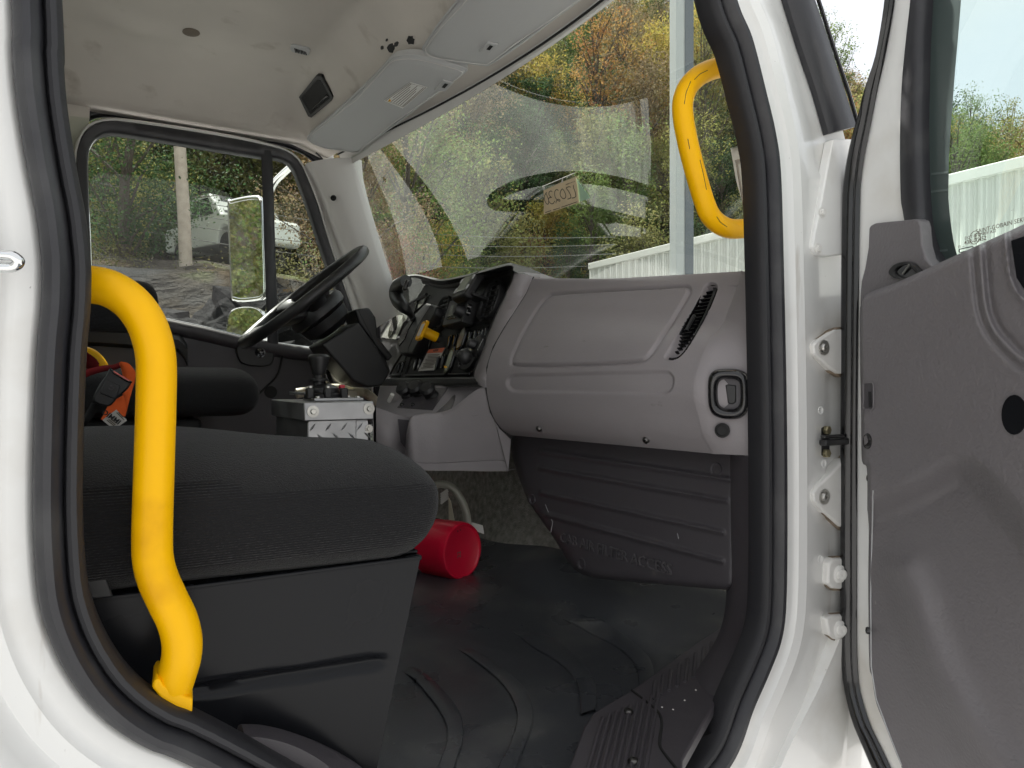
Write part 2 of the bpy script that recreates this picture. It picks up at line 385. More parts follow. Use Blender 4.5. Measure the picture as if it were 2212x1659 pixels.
seal = sweep_ring('door_seal', [(-.001, .012), (-.001, .000), (.002, -.008), (.008, -.013), (.014, -.012), (.0195, -.006), (.022, .004), (.0235, .010)], 'seal', cab)
sweep_ring('seal_lip', [(.0225, .012), (.0235, .006), (.0255, .0015), (.029, .000), (.0335, .0015), (.037, .007), (.0385, .015), (.038, .036), (.036, .042)], 'seal_lip', seal, wob=lambda i, k: .00018 if (i % 2 and 1 < k < 6) else 0)
jm_ = tag(sweep_ring('door_jamb', [(.004, .016), (-.001, .012), (-.004, .006), (-.007, .004), (-.020, .0035), (-.026, .001), (-.031, -.004), (-.040, -.0055), (-.048, -.007)], 'white_paint', cab), 'white painted jamb round the doorway')
# outer skin of the cab behind the doorway, and the front jamb that carries the hinges
def strip(name, lines, mat, parent, **k): return loft(name, lines, mat, parent, **k)
def ringpt(i, q, y):
    a, b = ring[i - 1], ring[(i + 1) % len(ring)]; t = (b - a).normalized(); n = Vector((-t.z, 0, t.x))
    if n.dot(Vector((.4, 0, .1)) - ring[i]) < 0: n = -n
    p = ring[i] + n * q; return V(p.x, y, p.z)
lefts = [i for i in range(len(ring)) if ring[i].x < .12]
# order along the outline
k0 = next(i for i in lefts if (i - 1) % len(ring) not in lefts); seq = [(k0 + j) % len(ring) for j in range(len(lefts))]
rows = [[ringpt(i, -.048, -.007), ringpt(i, -.054, -.011), ringpt(i, -.060, -.022), ringpt(i, -.066, -.034), ringpt(i, -.078, -.041), V(-.55, -.045, ringpt(i, -.3, 0).z - CZ)] for i in seq]
bs_ = tag(loft('body_side', rows, 'white_paint', cab), 'white cab side panel behind the doorway')
# front jamb: upright strip from the seal to the hinge line, following the slanted screen pillar
rights = [i for i in range(len(ring)) if ring[i].x > .70 and ring[i].z > -.64 and ring[i].z < .80]
k0 = next(i for i in rights if (i - 1) % len(ring) not in rights); seq = [(k0 + j) % len(ring) for j in range(len(rights))]
def fx(z):            # front edge of the jamb / outer pillar edge by height
    if z > .36: return lerp(1.168, 1.045, (z - .36) / .28)
    return 1.20
rows = []
for i in seq:
    p0 = ringpt(i, -.048, -.007); z = p0.z - CZ; e = fx(z); lo = sst(-.36, -.60, z) * .0
    x0 = p0.x; rows.append([p0, V(x0 + .006, -.0055, z), V(lerp(x0, e, .28), -.001, z), V(lerp(x0, e, .34), .006, z), V(lerp(x0, e, .62), .008, z), V(lerp(x0, e, .93), .006, z), V(e, .018, z), V(e + .004, .05, z), V(e - .03, .12, z)])
hp_ = tag(loft('hinge_pillar', rows, 'white_paint', cab), 'white front door pillar that carries the hinges')
# black strip with cut end along the outer screen pillar
bl = [at(px, py, Y=-.004) for px, py in ((1683, -60), (1700, 0), (1731, 100), (1765, 200), (1790, 289))]; br = [at(px, py, Y=-.004) for px, py in ((1738, -60), (1757, 0), (1785, 80), (1810, 160), (1848, 274))]
bl, br = resample(bl, 12), resample(br, 12)
rows = [[a + Vector((0, .010, 0)), a, lerp(a, b, .12) + Vector((0, -.008, 0)), lerp(a, b, .5) + Vector((0, -.011, 0)), lerp(a, b, .88) + Vector((0, -.008, 0)), b, b + Vector((0, .010, 0))] for a, b in zip(bl, br)]
v, f = grid(rows); n_ = 7; f += [tuple(range(n_)), tuple(range((len(rows) - 1) * n_, len(rows) * n_))]
tag(mesh('pillar_strip', v, f, 'seal', cab), 'black rubber strip with a cut end on the outer screen pillar')
tube('glass_edge_trim', [at(px, py, Y=.012) for px, py in ((1748, -60), (1768, 0), (1800, 100), (1835, 205), (1858, 285), (1866, 330))], .0035, 'black_gloss', cab, n=8)
# raised panel with two welded bolts below the strip
pts = [at(px, py, Y=-.011) for px, py in ((1800, 300), (1788, 360), (1773, 440), (1757, 520), (1756, 535), (1766, 550), (1782, 554), (1830, 549), (1846, 540), (1846, 300))]
pn = prism('cowl_bracket', pts, (0, .018, 0), 'white_paint', cab, bevel=.0025)
for q in ((1776, 459), (1767, 537)): bolt(at(*q, Y=-.0115), (0, -1, 0), .0055, 'white_dirty', pn)
# hinges and check strap on the pillar
def hinge(pts, bc, big=True):
    h = prism('hinge_plate', [at(px, py, Y=-.012) for px, py in pts], (0, .022, 0), 'white_dirty', cab, bevel=.003)
    prism('grime_ring', [lerp(at(px, py, Y=-.0068), at(*bc, Y=-.0068), -.14) for px, py in pts], (0, .010, 0), 'grime', h, bevel=.001)
    if big:
        lathe('washer', at(*bc, Y=-.013), (0, -1, 0), [(.0125, -.004), (.0125, .0015), (.008, .002)], 'steel', h); screw(at(*bc, Y=-.015), (0, -1, 0), .0078, 'steel', h, 'hinge_bolt')
    return h
hinge([(1757, 745), (1766, 735), (1792, 718), (1806, 712), (1850, 710), (1850, 808), (1810, 807), (1795, 798), (1760, 766)], (1780, 751))
hinge([(1850, 985), (1822, 992), (1800, 1020), (1766, 1052), (1757, 1066), (1760, 1084), (1780, 1106), (1815, 1138), (1850, 1144)], (1781, 1073))
for cy_, pts in ((1240, [(1791, 1218), (1800, 1207), (1850, 1204), (1850, 1275), (1800, 1272), (1789, 1262)]), (1360, [(1785, 1336), (1800, 1330), (1850, 1326), (1850, 1386), (1805, 1382), (1792, 1372)])):
    h = prism('hinge_bracket', [at(px, py, Y=-.013) for px, py in pts], (0, .024, 0), 'white_dirty', cab, bevel=.004, seg=3)
    prism('grime_ring', [lerp(at(px, py, Y=-.0062), at(1820, cy_, Y=-.0062), -.12) for px, py in pts], (0, .008, 0), 'grime', h, bevel=.001)
    lathe('hinge_pin', at(1814, cy_, Y=-.014), (-.2, -1, 0), [(.015, -.006), (.015, .001), (.013, .0025), (.0095, .003), (.009, .007), (.004, .008), (0, .006)], 'white_dirty', h)
ck = prism('check_strap_bracket', [at(px, py, Y=-.002) for px, py in ((1755, 928), (1770, 922), (1785, 919), (1793, 925), (1794, 975), (1788, 984), (1775, 988), (1757, 966), (1760, 950))], (0, .010, 0), 'black_plastic', cab, bevel=.003)
for q in ((1784, 929), (1783, 979)): bolt(at(*q, Y=-.003), (0, -1, 0), .0075, 'zinc', ck, washer=0)
box('strap_arm', at(1802, 955, Y=-.022), (.060, .014, .010), 'black_plastic', ck, bevel=.002)
box('strap_arm', at(1798, 943, Y=-.020), (.050, .010, .006), 'black_plastic', ck, bevel=.002)
SH = surf(bs_, jm_, hp_)
for q in ((1773, 886), (1780, 1001), (1781, 1330), (1772, 1208)): lathe('paint_plug', SH(*q), SH.n, [(.0072, -.002), (.0072, .0002), (.0064, .0007), (.0056, .0001), (0, .0001)], 'white_paint', cab, n=14)
for q in (): lathe('paint_plug', SH(*q), SH.n, [(.0092, -.003), (.0092, .0002), (.0080, .0008), (.0070, .0001), (0, .0001)], 'white_paint', cab, n=14)
# striker loop on the rear jamb
st = tube('striker', fillet([at(-40, 548, Y=-.02), at(30, 552, Y=-.035), at(44, 566, Y=-.035), at(30, 578, Y=-.03), at(-40, 578, Y=-.02)], .01), .0045, 'chrome', cab, n=10)
# white cowl and wing below the hinges
rows = []
for a, b in (((1815, 1380), (1880, 1375)), ((1790, 1440), (1900, 1440)), ((1768, 1490), (1920, 1490)), ((1740, 1545), (1950, 1545)), ((1700, 1625), (1985, 1625)), ((1660, 1720), (2010, 1720))):
    A, B = at(*a, Y=-.014), at(*b, Y=.045); M_ = at(lerp(a[0], b[0], .42), lerp(a[1], b[1], .42), Y=-.012)
    rows.append([A + Vector((.0, .05, 0)), A, lerp(A, M_, .5), M_, lerp(M_, B, .1) + Vector((0, .012, 0)), B])
tag(loft('wing_panel', rows, 'white_paint', cab), 'white wing panel edge seen below the hinges')

# ------------------------------------------------------------------ far side of the cab: mirrored doorway ring, pillar, liner
YD = 1.90
sweep_ring('far_door_seal', [(-.012, .062), (-.012, .050), (-.004, .038), (.006, .034), (.016, .038), (.024, .048), (.026, .062)], 'seal', cab, mirrorY=YD + .10)
# floor pan, firewall, rear wall
def floor_z(x, y): return -.53 + .055 * sst(.35, .85, y) + .04 * sst(.85, 1.05, x) * sst(.25, .5, y)
rows = [[V(x, y, floor_z(x, y) - .012) for y in np.linspace(.02, 1.93, 30)] for x in np.linspace(-.5, 1.40, 24)]
tag(loft('floor_pan', rows, 'black_matte', cab), 'dark cab floor under the rubber mat')
rows = []
for zz, xx in ((-.56, .99), (-.50, 1.02), (-.46, 1.06), (-.40, 1.09), (-.3, 1.11), (-.1, 1.13), (.0, 1.15), (.06, 1.16)):
    rows.append([V(xx + .30 * sst(.62, .35, y) + .05 * math.sin(y * 3) * .6 - .10 * sst(.62, 1.0, y) + .03 * sst(1.0, 1.9, y), y, zz) for y in np.linspace(.03, 1.92, 40)])
tag(loft('firewall', rows, 'carpet', cab), 'grey carpeted firewall below the dashboard')
# rear wall with a window opening
o_ = [(-.02, -.62), (1.95, -.62), (1.95, 1.08), (-.02, 1.08)]; i_ = [(.35, .12), (1.60, .12), (1.60, .75), (.35, .75)]
ringplate('rear_wall', [V(-.46, *p) for p in o_], [V(-.46, *p) for p in i_], (-.03, 0, 0), 'headliner', cab, bevel=.004)
mesh('rear_window', [V(-.475, *p) for p in i_], [(0, 1, 2, 3)], 'side_glass', cab)
# inner side trim behind both doorways
for yy, xe in ((.06, -.105), (1.925, -.03)):
    mesh('side_trim', [V(-.47, yy, -.6), V(xe - .05, yy, -.6), V(xe, yy, 1.0), V(-.47, yy, 1.0)], [(0, 1, 2, 3)], 'headliner', cab)
# outer roof skin over the lining
rows = [[V(x, y, z) for x, z in ((-.62, 1.02), (-.5, 1.13), (0, 1.16), (.5, 1.14), (.78, 1.05), (topx0(y) + .05, .90))] for topx0 in (lambda y: .93 - .13 * ((y - .95) / .8) ** 2,) for y in np.linspace(-.02, 1.98, 12)]
rows = [[p + Vector((0, .03, -.20)) for p in rows[0]]] + rows + [[p + Vector((0, -.03, -.20)) for p in rows[-1]]]
tag(loft('roof_skin', rows, 'white_paint', cab), 'white outer roof of the cab')
# header and headliner
def header_z(x): return .835 + (.872 - x) * .32
TOPX = np.poly1d(np.polyfit((.05, .25, .45, .70, .93, 1.2, 1.45, 1.75, 1.9), (.905, .926, .932, .925, .905, .875, .843, .798, .772), 3))      # top edge of the windscreen, one smooth sweep
def topx(y): return float(TOPX(y))
def botx(y): return 1.22 - .20 * ((y - .95) / .85) ** 2
def liner_z(x, y):
    dome = 1.035 - .05 * sst(.35, -.4, x) * 0 + .01 * math.sin(x * 5) * math.cos(y * 4)
    ramp = header_z(x) + .26 * sst(.72, .46, x - .05 * math.cos((y - .95) * 2))
    z = min(dome, ramp) - .03 * math.exp(-((dome - ramp) / .05) ** 2)
    side = .905 + 1.1 * max(0, 1.88 - y) ** .62 * .32
    side2 = .905 + 1.1 * max(0, y - .06) ** .62 * .32
    k = 70; m_ = min(z, side, side2); z = m_ - math.log(math.exp(-k * (z - m_)) + math.exp(-k * (side - m_)) + math.exp(-k * (side2 - m_))) / k
    dent = .018 * math.exp(-(((x - .10) / .10) ** 2 + ((y - 1.55) / .05) ** 2)) 
    return z - dent
ys = np.concatenate([np.linspace(.06, 1.89, 90), [1.93, 1.975]]); rows = []
for t in np.linspace(0, 1, 110):
    rows.append([V(lerp(-.47, topx(y) - .012, t), y, liner_z(lerp(-.47, topx(y) - .012, t), y)) for y in ys])
ln = tag(loft('headliner', rows, 'headliner', cab, angle=70), 'beige grey fabric roof lining')
ys2 = np.linspace(.05, 1.86, 120)
def wsurf(y, v, o=0.0):
    """windscreen: v 0 at the top edge, 1 at the cowl"""
    return V(lerp(topx(y), botx(y), v) + .035 * math.sin(math.pi * v) + o, y, lerp(.832, .10, v))
rows = [[V(topx(y) - .013, y, liner_z(topx(y) - .013, y)) for y in ys2], [V(topx(y) - .004, y, liner_z(topx(y) - .013, y) - .012) for y in ys2], [wsurf(y, .03, -.004) for y in ys2]]
tag(loft('header_trim', rows, 'pillar_grey', cab), 'grey trim strip along the top of the windscreen')
tube('header_gap', [V(topx(y) - .011, y, liner_z(topx(y) - .013, y) - .006) for y in ys2], .003, 'black_matte', cab, n=6)
ws = loft('windscreen', [[wsurf(y, v) for y in ys2] for v in np.linspace(0, 1, 50)], 'windshield_glass', cab)
tag(ws, 'curved windscreen glass')
fr = [wsurf(1.83, v, -.003) for v in np.linspace(.02, 1, 12)]
tube('windscreen_border', fr, .0075, 'black_matte', ws, n=8)
# drivers side screen pillar trim
Lp = resample([at(px, py, Y=1.845) for px, py in ((664, 352), (686, 393), (706, 444), (730, 513), (756, 585), (782, 660), (800, 720))], 20)
Rp = resample([at(px, py, Y=1.775) for px, py in ((768, 341), (770, 375), (780, 420), (797, 480), (817, 545), (838, 612), (860, 680))], 20)
rows = []
for a, b in zip(Lp, Rp):
    n = Vector((-.55, -.83, .0)); rows.append([a + Vector((-.035, .11, 0)), a + Vector((0, .05, 0)), a, lerp(a, b, .15) + n * .012, lerp(a, b, .4) + n * .022, lerp(a, b, .7) + n * .018, lerp(a, b, .93) + n * .006, b, b + Vector((.03, .02, 0))])
pt_ = tag(loft('screen_pillar_trim', rows, 'pillar_grey', cab), 'light grey trim on the far windscreen pillar')
lathe('screw_hole', at(723, 430, Y=1.80) + Vector((-.006, -.010, 0)), (-.55, -.83, 0), [(.011, .004), (.010, .007), (.006, .006), (.005, .002), (0, .002)], 'black_matte', pt_, n=14)
# details in the lining: grille, plug, black cubby
HP = Plane(V(.872, .95, .835), (.32, 0, 1))
def on_liner(px, py):
    d = ray(px, py); t = 1.0
    for _ in range(900):
        p = EYE + d * t
        if p.x > topx(p.y) - .02: break
        if p.z - CZ > liner_z(p.x, p.y) - .002: break
        t += .003
    return p
def liner_n(p):
    e = .01; x, y = p.x, p.y
    return Vector(((liner_z(x + e, y) - liner_z(x - e, y)) / (2 * e), (liner_z(x, y + e) - liner_z(x, y - e)) / (2 * e), -1)).normalized()
g = [on_liner(px, py) for px, py in ((628, 97), (635, 95), (667, 103), (671, 107), (668, 116), (662, 118), (631, 110), (627, 105))]
nn = liner_n(g[0]); vg = prism('vent_grille', [p + nn * .004 for p in g], -nn * .008, 'visor_grey', ln, bevel=.002)
for k in range(8):
    a = on_liner(637 + k * 3.3, 102 + k * .85); b = on_liner(638.5 + k * 3.3, 110 + k * .85); tube('slot', [a + nn * .0042, b + nn * .0042], .0017, 'black_matte', vg, n=6)
p = on_liner(413, 70); lathe('roof_plug', p, liner_n(p), [(.024, -.003), (.024, .001), (.020, .003), (0, .002)], 'print_grey', ln, n=18)
cp = [on_liner(px, py) for px, py in ((645, 210), (683, 163), (694, 165), (719, 210), (716, 218), (672, 255), (665, 252))]
cn = ((cp[2] - cp[0]).cross(cp[5] - cp[0])).normalized()
if cn.dot(EYE - cp[0]) < 0: cn = -cn
cc = sum(cp, Vector()) / len(cp); cpl = Plane(cc, cn)
cpx = [(645, 210), (683, 163), (694, 165), (719, 210), (716, 218), (672, 255), (665, 252)]
cin = [(651, 211), (685, 172), (692, 173), (712, 209), (710, 214), (673, 245), (669, 244)]
cb = ringplate('cubby_frame', [cpl(*q, .010) for q in cpx], [cpl(*q, .008) for q in cin], -cn * .02, 'black_plastic', ln, bevel=.002)
prism('cubby_pocket', [cpl(*q, .0055) for q in cin], -cn * .004, 'black_matte', cb, bevel=0)
tube('cubby_lip', [cpl(676, 236, .006), cpl(700, 212, .009), cpl(707, 206, .006)], .004, 'black_gloss', cb, n=8)
# torn fixing holes where a fitting was pulled off the lining
for px, py, r in ((845, 102, .022), (857, 95, .012), (888, 87, .019), (826, 103, .010), (836, 86, .006)):
    p = on_liner(px, py); n = liner_n(p); rng = random.Random(px); u, v_, _ = frame_of(n)
    pts = [p + n * .0025 + (u * math.cos(a) * r * (.7 + .5 * rng.random()) + v_ * math.sin(a) * r * .55 * (.6 + .6 * rng.random())) for a in np.linspace(0, 2 * math.pi, 14)[:-1]]
    tag(prism('torn_hole', pts, -n * .002, 'ink', ln, bevel=0), 'torn hole in the roof lining')
# ================================================================== sun visors under the header
_hp0 = fit(on_liner, ((700, 300), (960, 205), (880, 150)))
HP = Plane(_hp0.p, -_hp0.n if _hp0.n.z < 0 else _hp0.n)
VO = -.012
def visor(name_label, outl, clip, sticker=None):
    r_ = root('sun_visor', name_label, 'sun visor', HP(*clip, .004), 'sun visors along the header')
    pts = cr([(a, b, 0) for a, b in outl], 4, True)
    n = -HP.n
    P = [HP(p.x, p.y, VO - .008) for p in pts]; c = sum(P, Vector()) / len(P)
    rows = [[p - n * .016 for p in P], [p + (p - c).normalized() * .003 for p in P], [p + n * .008 + (c - p).normalized() * .006 for p in P], [p + n * .010 + (c - p) * .12 for p in P], [p + n * .010 + (c - p) * .6 for p in P]]
    v, f = grid(rows, False, True); m = len(P); f.append(tuple(range(4 * m, 5 * m)))
    body = mesh('visor_board', v, f, 'visor_grey', r_, angle=60)
    e = tube('piping', [p + n * .003 + (p - c).normalized() * .003 for p in P], .0032, 'visor_grey', r_, n=8, closed=True)
    tube('stitching', [p + n * .0105 + (c - p).normalized() * .009 for p in P], .0011, 'pillar_grey', body, n=5, closed=True)
    cx_, cy_ = clip
    b = [HP(cx_ + a, cy_ + d, VO - .022) for a, d in ((-20, 11), (-2, -10), (22, -5), (5, 15))]
    cl = prism('clip', b, -n * .012, 'visor_grey', r_, bevel=.002)
    b = [HP(cx_ + a, cy_ + d, VO - .024) for a, d in ((-3, 4), (4, -4), (11, -2), (4, 6))]
    prism('clip_slot', b, n * .0012, 'black_matte', cl, bevel=0)
    return r_, body
v1, b1 = visor('grey vinyl sun visor with a white warning sticker on it', [(667, 294), (680, 281), (720, 248), (770, 203), (820, 154), (846, 126), (870, 118), (903, 118), (950, 128), (1003, 145), (1000, 156), (960, 186), (900, 230), (840, 275), (790, 312), (772, 326), (735, 321), (700, 316), (672, 304)], (957, 184))
v2, b2 = visor('grey vinyl sun visor without sticker, crossing the top edge of the picture', [(917, 102), (922, 92), (955, 45), (1005, -14), (1060, -75), (1330, -170), (1400, -120), (1300, -40), (1180, 48), (1120, 92), (1062, 132), (1045, 136), (1000, 130), (950, 122), (925, 114)], (1054, 102))
n = -HP.n
sp = [(830, 217), (887, 177), (924, 188), (870, 234)]
so_ = prism('sticker', [HP(*p, VO - .0195) for p in sp], n * .001, 'paper_white', b1, bevel=0)
sx = (HP(887, 177, 0) - HP(830, 217, 0)).normalized(); sy = (HP(887, 177, 0) - HP(924, 188, 0)).normalized()
for k in range(7):
    t = .14 + k * .12; A = (lerp(830, 870, t) + 5, lerp(217, 234, t) - 2); B = (lerp(887, 924, t) - 4 - (k % 3) * 6, lerp(177, 188, t) + 3 + (k % 3) * 4.5)
    if k == 0: A = (A[0] + 8, A[1] - 6)
    ribbon('print_line', [HP(*A, VO - .0206), HP(*B, VO - .0206)], .0013, n, 'print_grey', so_, thick=.0003)
ribbon('print_border', [HP(*p, VO - .0206) for p in ((833, 217), (886, 180), (920, 189), (871, 231), (833, 217))], .0012, n, 'print_grey', so_, thick=.0003)
prism('warning_mark', [HP(*p, VO - .0207) for p in ((838, 219), (842, 213), (845, 219))], n * .0004, 'yellow', so_, bevel=0)

# ================================================================== the open passenger door
DP = Vector((1.085, -.075, CZ)); DE = Vector((-.34, -.94, 0)).normalized(); DN = Vector((-.94, .34, 0)).normalized()
D = Plane(DP, DN)
door = root('passenger_door', 'open white cab door with grey moulded inner panel and black edge seal', 'door', DP + Vector((0, 0, -.75)))
Lr = [(1930, -60), (1922, 20), (1911.7, 88), (1901, 134), (1879.6, 187), (1861, 249), (1842, 316), (1831, 375), (1825, 444), (1823, 600), (1822, 900), (1821, 1215), (1821, 1389), (1826, 1456), (1834, 1504), (1847.5, 1557.5), (1866, 1603), (1890, 1659), (1915, 1710)]
Rr_ = [(1938, -60), (1928, 20), (1915, 95), (1906, 139), (1892, 200), (1877, 280), (1869, 316), (1858, 388), (1855.5, 444), (1853, 600), (1850, 900), (1849, 1215), (1849, 1400), (1854, 1482), (1866, 1531), (1880, 1572), (1900, 1612), (1922, 1659), (1948, 1710)]
a_ = resample(cr([(p[0], p[1], 0) for p in Lr], 6), 70); b_ = resample(cr([(p[0], p[1], 0) for p in Rr_], 6), 70)
rows = []
for a, b in zip(a_, b_):
    A, B = D(a.x, a.y, .004), D(b.x, b.y, .004)
    rows.append([A + DN * -.012, A, lerp(A, B, .12) + DN * .009, lerp(A, B, .35) + DN * .013, lerp(A, B, .6) + DN * .010, lerp(A, B, .72) + DN * .003, lerp(A, B, .80) + DN * .006, lerp(A, B, .93) + DN * .005, B + DN * -.002])
tag(loft('edge_seal', rows, 'black_gloss', door, angle=60), 'glossy black rubber seal along the front edge of the open door')
# white door frame: pressed steel edge between seal and inner panel, and up round the window
chL = [(1972, -60), (1968, 0), (1957, 93), (1949, 174), (1945, 254), (1944, 350), (1946, 432), (1950, 455), (1962, 490)]
rows = []
cl_ = resample(cr([(p[0], p[1], 0) for p in chL] + [(1960, 560, 0), (1950, 700, 0), (1940, 1000, 0), (1940, 1300, 0), (1945, 1450, 0), (1975, 1560, 0), (2030, 1700, 0)], 5), 70)
for b, c in zip(b_, cl_):
    A, B = D(b.x - 3, b.y, 0), D(c.x + 12, c.y, -.010)
    rows.append([A + DN * -.030, A, lerp(A, B, .15) + DN * .0015, lerp(A, B, .4) + DN * -.001, lerp(A, B, .75) + DN * .002, B, B + DN * -.02])
tag(loft('door_frame', rows, 'white_paint', door), 'white pressed steel edge of the open door')
# outer skin behind everything (with the window left open)
ou = [D(px, py, -.075) for px, py in ((1945, -60), (1905, 110), (1850, 300), (1835, 420), (1833, 900), (1833, 1400), (1860, 1560), (1920, 1720), (2600, 1900), (2600, 620))]
wn = [(2075, -60), (2060, 170), (2048, 330), (2046, 420), (2053, 500), (2075, 560)]
mesh('outer_skin', [D(px, py, -.075) for px, py in ((1833, 640), (1833, 1400), (1860, 1560), (1920, 1720), (2600, 1900), (2600, 600), (2060, 600))] , [tuple(range(7))], 'white_paint', door)
# window channel: rounded black rubber, dark gap, then the printed border on the glass
chR = [(2006, -60), (2003, 0), (1998, 90), (1996, 174), (1994, 254), (1995, 350), (1999, 440), (2006, 500), (2024, 552), (2060, 590)]
a_ = resample(cr([(p[0], p[1], 0) for p in chL[:-1] + [(1956, 490), (1968, 530), (1985, 570), (2010, 610)]], 5), 46); b_ = resample(cr([(p[0], p[1], 0) for p in chR], 5), 46)
rows = []
for a, b in zip(a_, b_):
    A, B = D(a.x, a.y, -.004), D(b.x, b.y, -.018)
    rows.append([A + DN * -.02, A, lerp(A, B, .1) + DN * .004, lerp(A, B, .45) + DN * .006, lerp(A, B, .8) + DN * .0075, lerp(A, B, .95) + DN * .004, B, B + DN * -.02])
tag(loft('window_channel', rows, 'seal', door, angle=60), 'black rubber window channel of the open door')
gl_out = [(1990, -80), (1985, 90), (1983, 254), (1985, 420), (1995, 500), (2030, 600), (2420, 600), (2420, -80)]
tag(mesh('door_window', [D(*p, -.030) for p in gl_out], [tuple(range(8))], 'door_glass', door), 'green tinted door window with printed maker marks')
frit = [(2078, -60), (2076, 0), (2069.6, 80), (2061.5, 174), (2051, 321), (2049.5, 374), (2049, 432), (2055, 490), (2064, 540), (2085, 600)]
material('frit', (.055, .075, .072), .3); material('frit_light', (.11, .14, .135), .4)
a_ = resample([(p[0] + 2, p[1], 0) for p in chR], 40); b_ = resample(cr([(p[0], p[1], 0) for p in frit], 4), 40)
fb = tag(loft('glass_border', [[D(a.x, a.y, -.0285), D(b.x, b.y, -.0285)] for a, b in zip(a_, b_)], 'frit', door), 'dark printed border of the door window')
for yy in (372, 410, 540): ribbon('border_mark', [D(2012, yy + 4, -.0275), D(2048, yy, -.0275)], .003, DN, 'frit_light', fb)
# printed marks on the glass (mirrored, they read from outside)
dx = (D(2212, 530, -.028) - D(2090, 545, -.028)).normalized(); dx = DE * -1
def gtext(s, px, py, size, bold=.0): return text('glass_print', s, D(px, py, -.0290), -DE, UP + DE * .0, size, 'print_grey', gw, ext=.0001, mirror=True, bold=bold)
gw = [o for o in door.children if o.name.startswith('door_window')][0]
gtext('SAINT-GOBAIN SEKURIT', 2108, 505, .0085); gtext('DOT 613 M80V AS2', 2084, 518, .0062); gtext('43R-00452', 2083, 529, .0085, .0001); gtext('F1 --', 2070, 537, .006); gtext('E9', 2105, 516, .010)
cc_ = D(2106, 513, -.0288); tube('glass_print', [cc_ + DE * .009 * math.cos(a) + UP * .009 * math.sin(a) for a in np.linspace(0, 6.283, 25)[:-1]], .0005, 'print_grey', gw, n=5, closed=True)
lg = [D(*p, -.0288) for p in ((2072, 541), (2075, 538), (2098, 533), (2102, 534), (2100, 538), (2075, 545))]
tube('glass_print', cr(lg, 4, True), .0007, 'ink', gw, n=5, closed=True); gtext('1 0 1 5 0 7', 2104, 549, .0065)
# upper pod with the lock bezel (set back behind the main panel)
pod = [(1876.5, 493), (1880, 487), (1890, 482), (1917, 479), (1950, 476), (1976, 473), (1984, 476), (1988, 490), (1991, 529), (1999, 558), (2014, 576), (2040, 600), (2040, 680), (1857, 680), (1857.5, 643), (1860, 608), (1868, 578), (1875, 535)]
pp = prism('window_pod', [D(*p, .006) for p in pod], DN * -.02, 'trim_soft', door, bevel=.004, seg=3)
bz_o = [(1918, 590), (1924, 577), (1938, 568), (1958, 565), (1972, 570), (1982, 580), (1990, 588), (1990, 600), (1975, 606), (1950, 604), (1930, 600)]
bz_i = [(1931, 588), (1936, 580), (1944, 574), (1958, 572), (1967, 577), (1974, 584), (1980, 590), (1978, 596), (1966, 600), (1950, 600), (1938, 595)]
bo = [D(p.x, p.y, .012) for p in cr([(a, b, 0) for a, b in bz_o], 4, True)]; bi = [D(p.x, p.y, .011) for p in cr([(a, b, 0) for a, b in bz_i], 4, True)]
bz = ringplate('lock_bezel', bo, bi, DN * -.01, 'black_plastic', door, bevel=.003, seg=3)
prism('lock_well', [D(p.x, p.y, .0075) for p in cr([(a, b, 0) for a, b in bz_i], 3, True)], DN * -.004, 'black_gloss', bz, bevel=0)
tube('lock_rod', [D(1950, 592, .0085), D(1964, 572, .012)], .0016, 'steel', bz, n=6)
# main moulded inner panel: a fine grid with relief
belt = [(1845, 700), (1857, 655), (1872, 640), (1888, 628), (1906, 621), (1947, 606), (2046, 560), (2114, 529), (2178, 500), (2212, 484), (2330, 430), (2470, 370)]
edge = [(1858, 660), (1857, 700), (1858, 800), (1860, 891), (1861, 984), (1865, 1003), (1873, 1019), (1873, 1150), (1872, 1292), (1874, 1445), (1880, 1469), (1888, 1523), (1909, 1576), (1941, 1654), (1990, 1760)]
NU, NV = 230, 270
bt = resample(cr([(a, b, 0) for a, b in belt[2:]], 6), 400); eg = resample(cr([(a, b, 0) for a, b in edge], 6), NV)
rows = []; pxs = []
for j in range(NV):
    e = eg[j]; tv = j / (NV - 1)
    r_ = []
    for i in range(NU):
        u = (i / (NU - 1)) ** 1.15
        tpt = bt[int(u * 399)]
        x0, y0 = e.x, e.y
        xr, yr = lerp(2470, 2520, tv), lerp(370, 1800, tv)
        yt = y0 + (yr - y0) * 0; x = lerp(x0, xr, u)
        # blend: top row follows the belt, lower rows straighten out
        yb = lerp(tpt.y, lerp(y0, 1700, u * .15), sst(0, 1, tv) if False else min(1, tv * 1.0))
        y = lerp(tpt.y, lerp(1760, 1860, u), tv) if i else e.y
        y = lerp(e.y, y, min(1, i / 6))
        x = lerp(lerp(x0, tpt.x, 1) if j == 0 else x, x, 1)
        r_.append((x if j else lerp(e.x, tpt.x, 1), y))
    rows.append(r_)
flat = np.array([p for r_ in rows for p in r_])
S1 = [(1840, 1085), (1890, 1065), (1930, 1052), (1975, 1030), (2020, 1003), (2060, 985), (2100, 990), (2140, 1020), (2180, 1068), (2230, 1130), (2300, 1230)]
S2 = [(1950, 1240), (1975, 1300), (1985, 1340), (2010, 1410), (2050, 1490), (2100, 1575), (2150, 1640), (2220, 1720)]
rg1 = [(2114, 500), (2116, 540), (2120, 596), (2128, 666), (2146, 713), (2175, 748), (2212, 780), (2300, 830)]
rg2 = [(2166, 480), (2170, 510), (2178, 578), (2187, 613), (2212, 649), (2300, 710)]
def signed(poly):
    d, ins = pdist(flat, poly + [(poly[-1][0] + 400, 2600), (poly[0][0] - 400, 2600)]); dl, _ = pdist(flat, poly, False)
    return np.where(ins, dl, -dl)
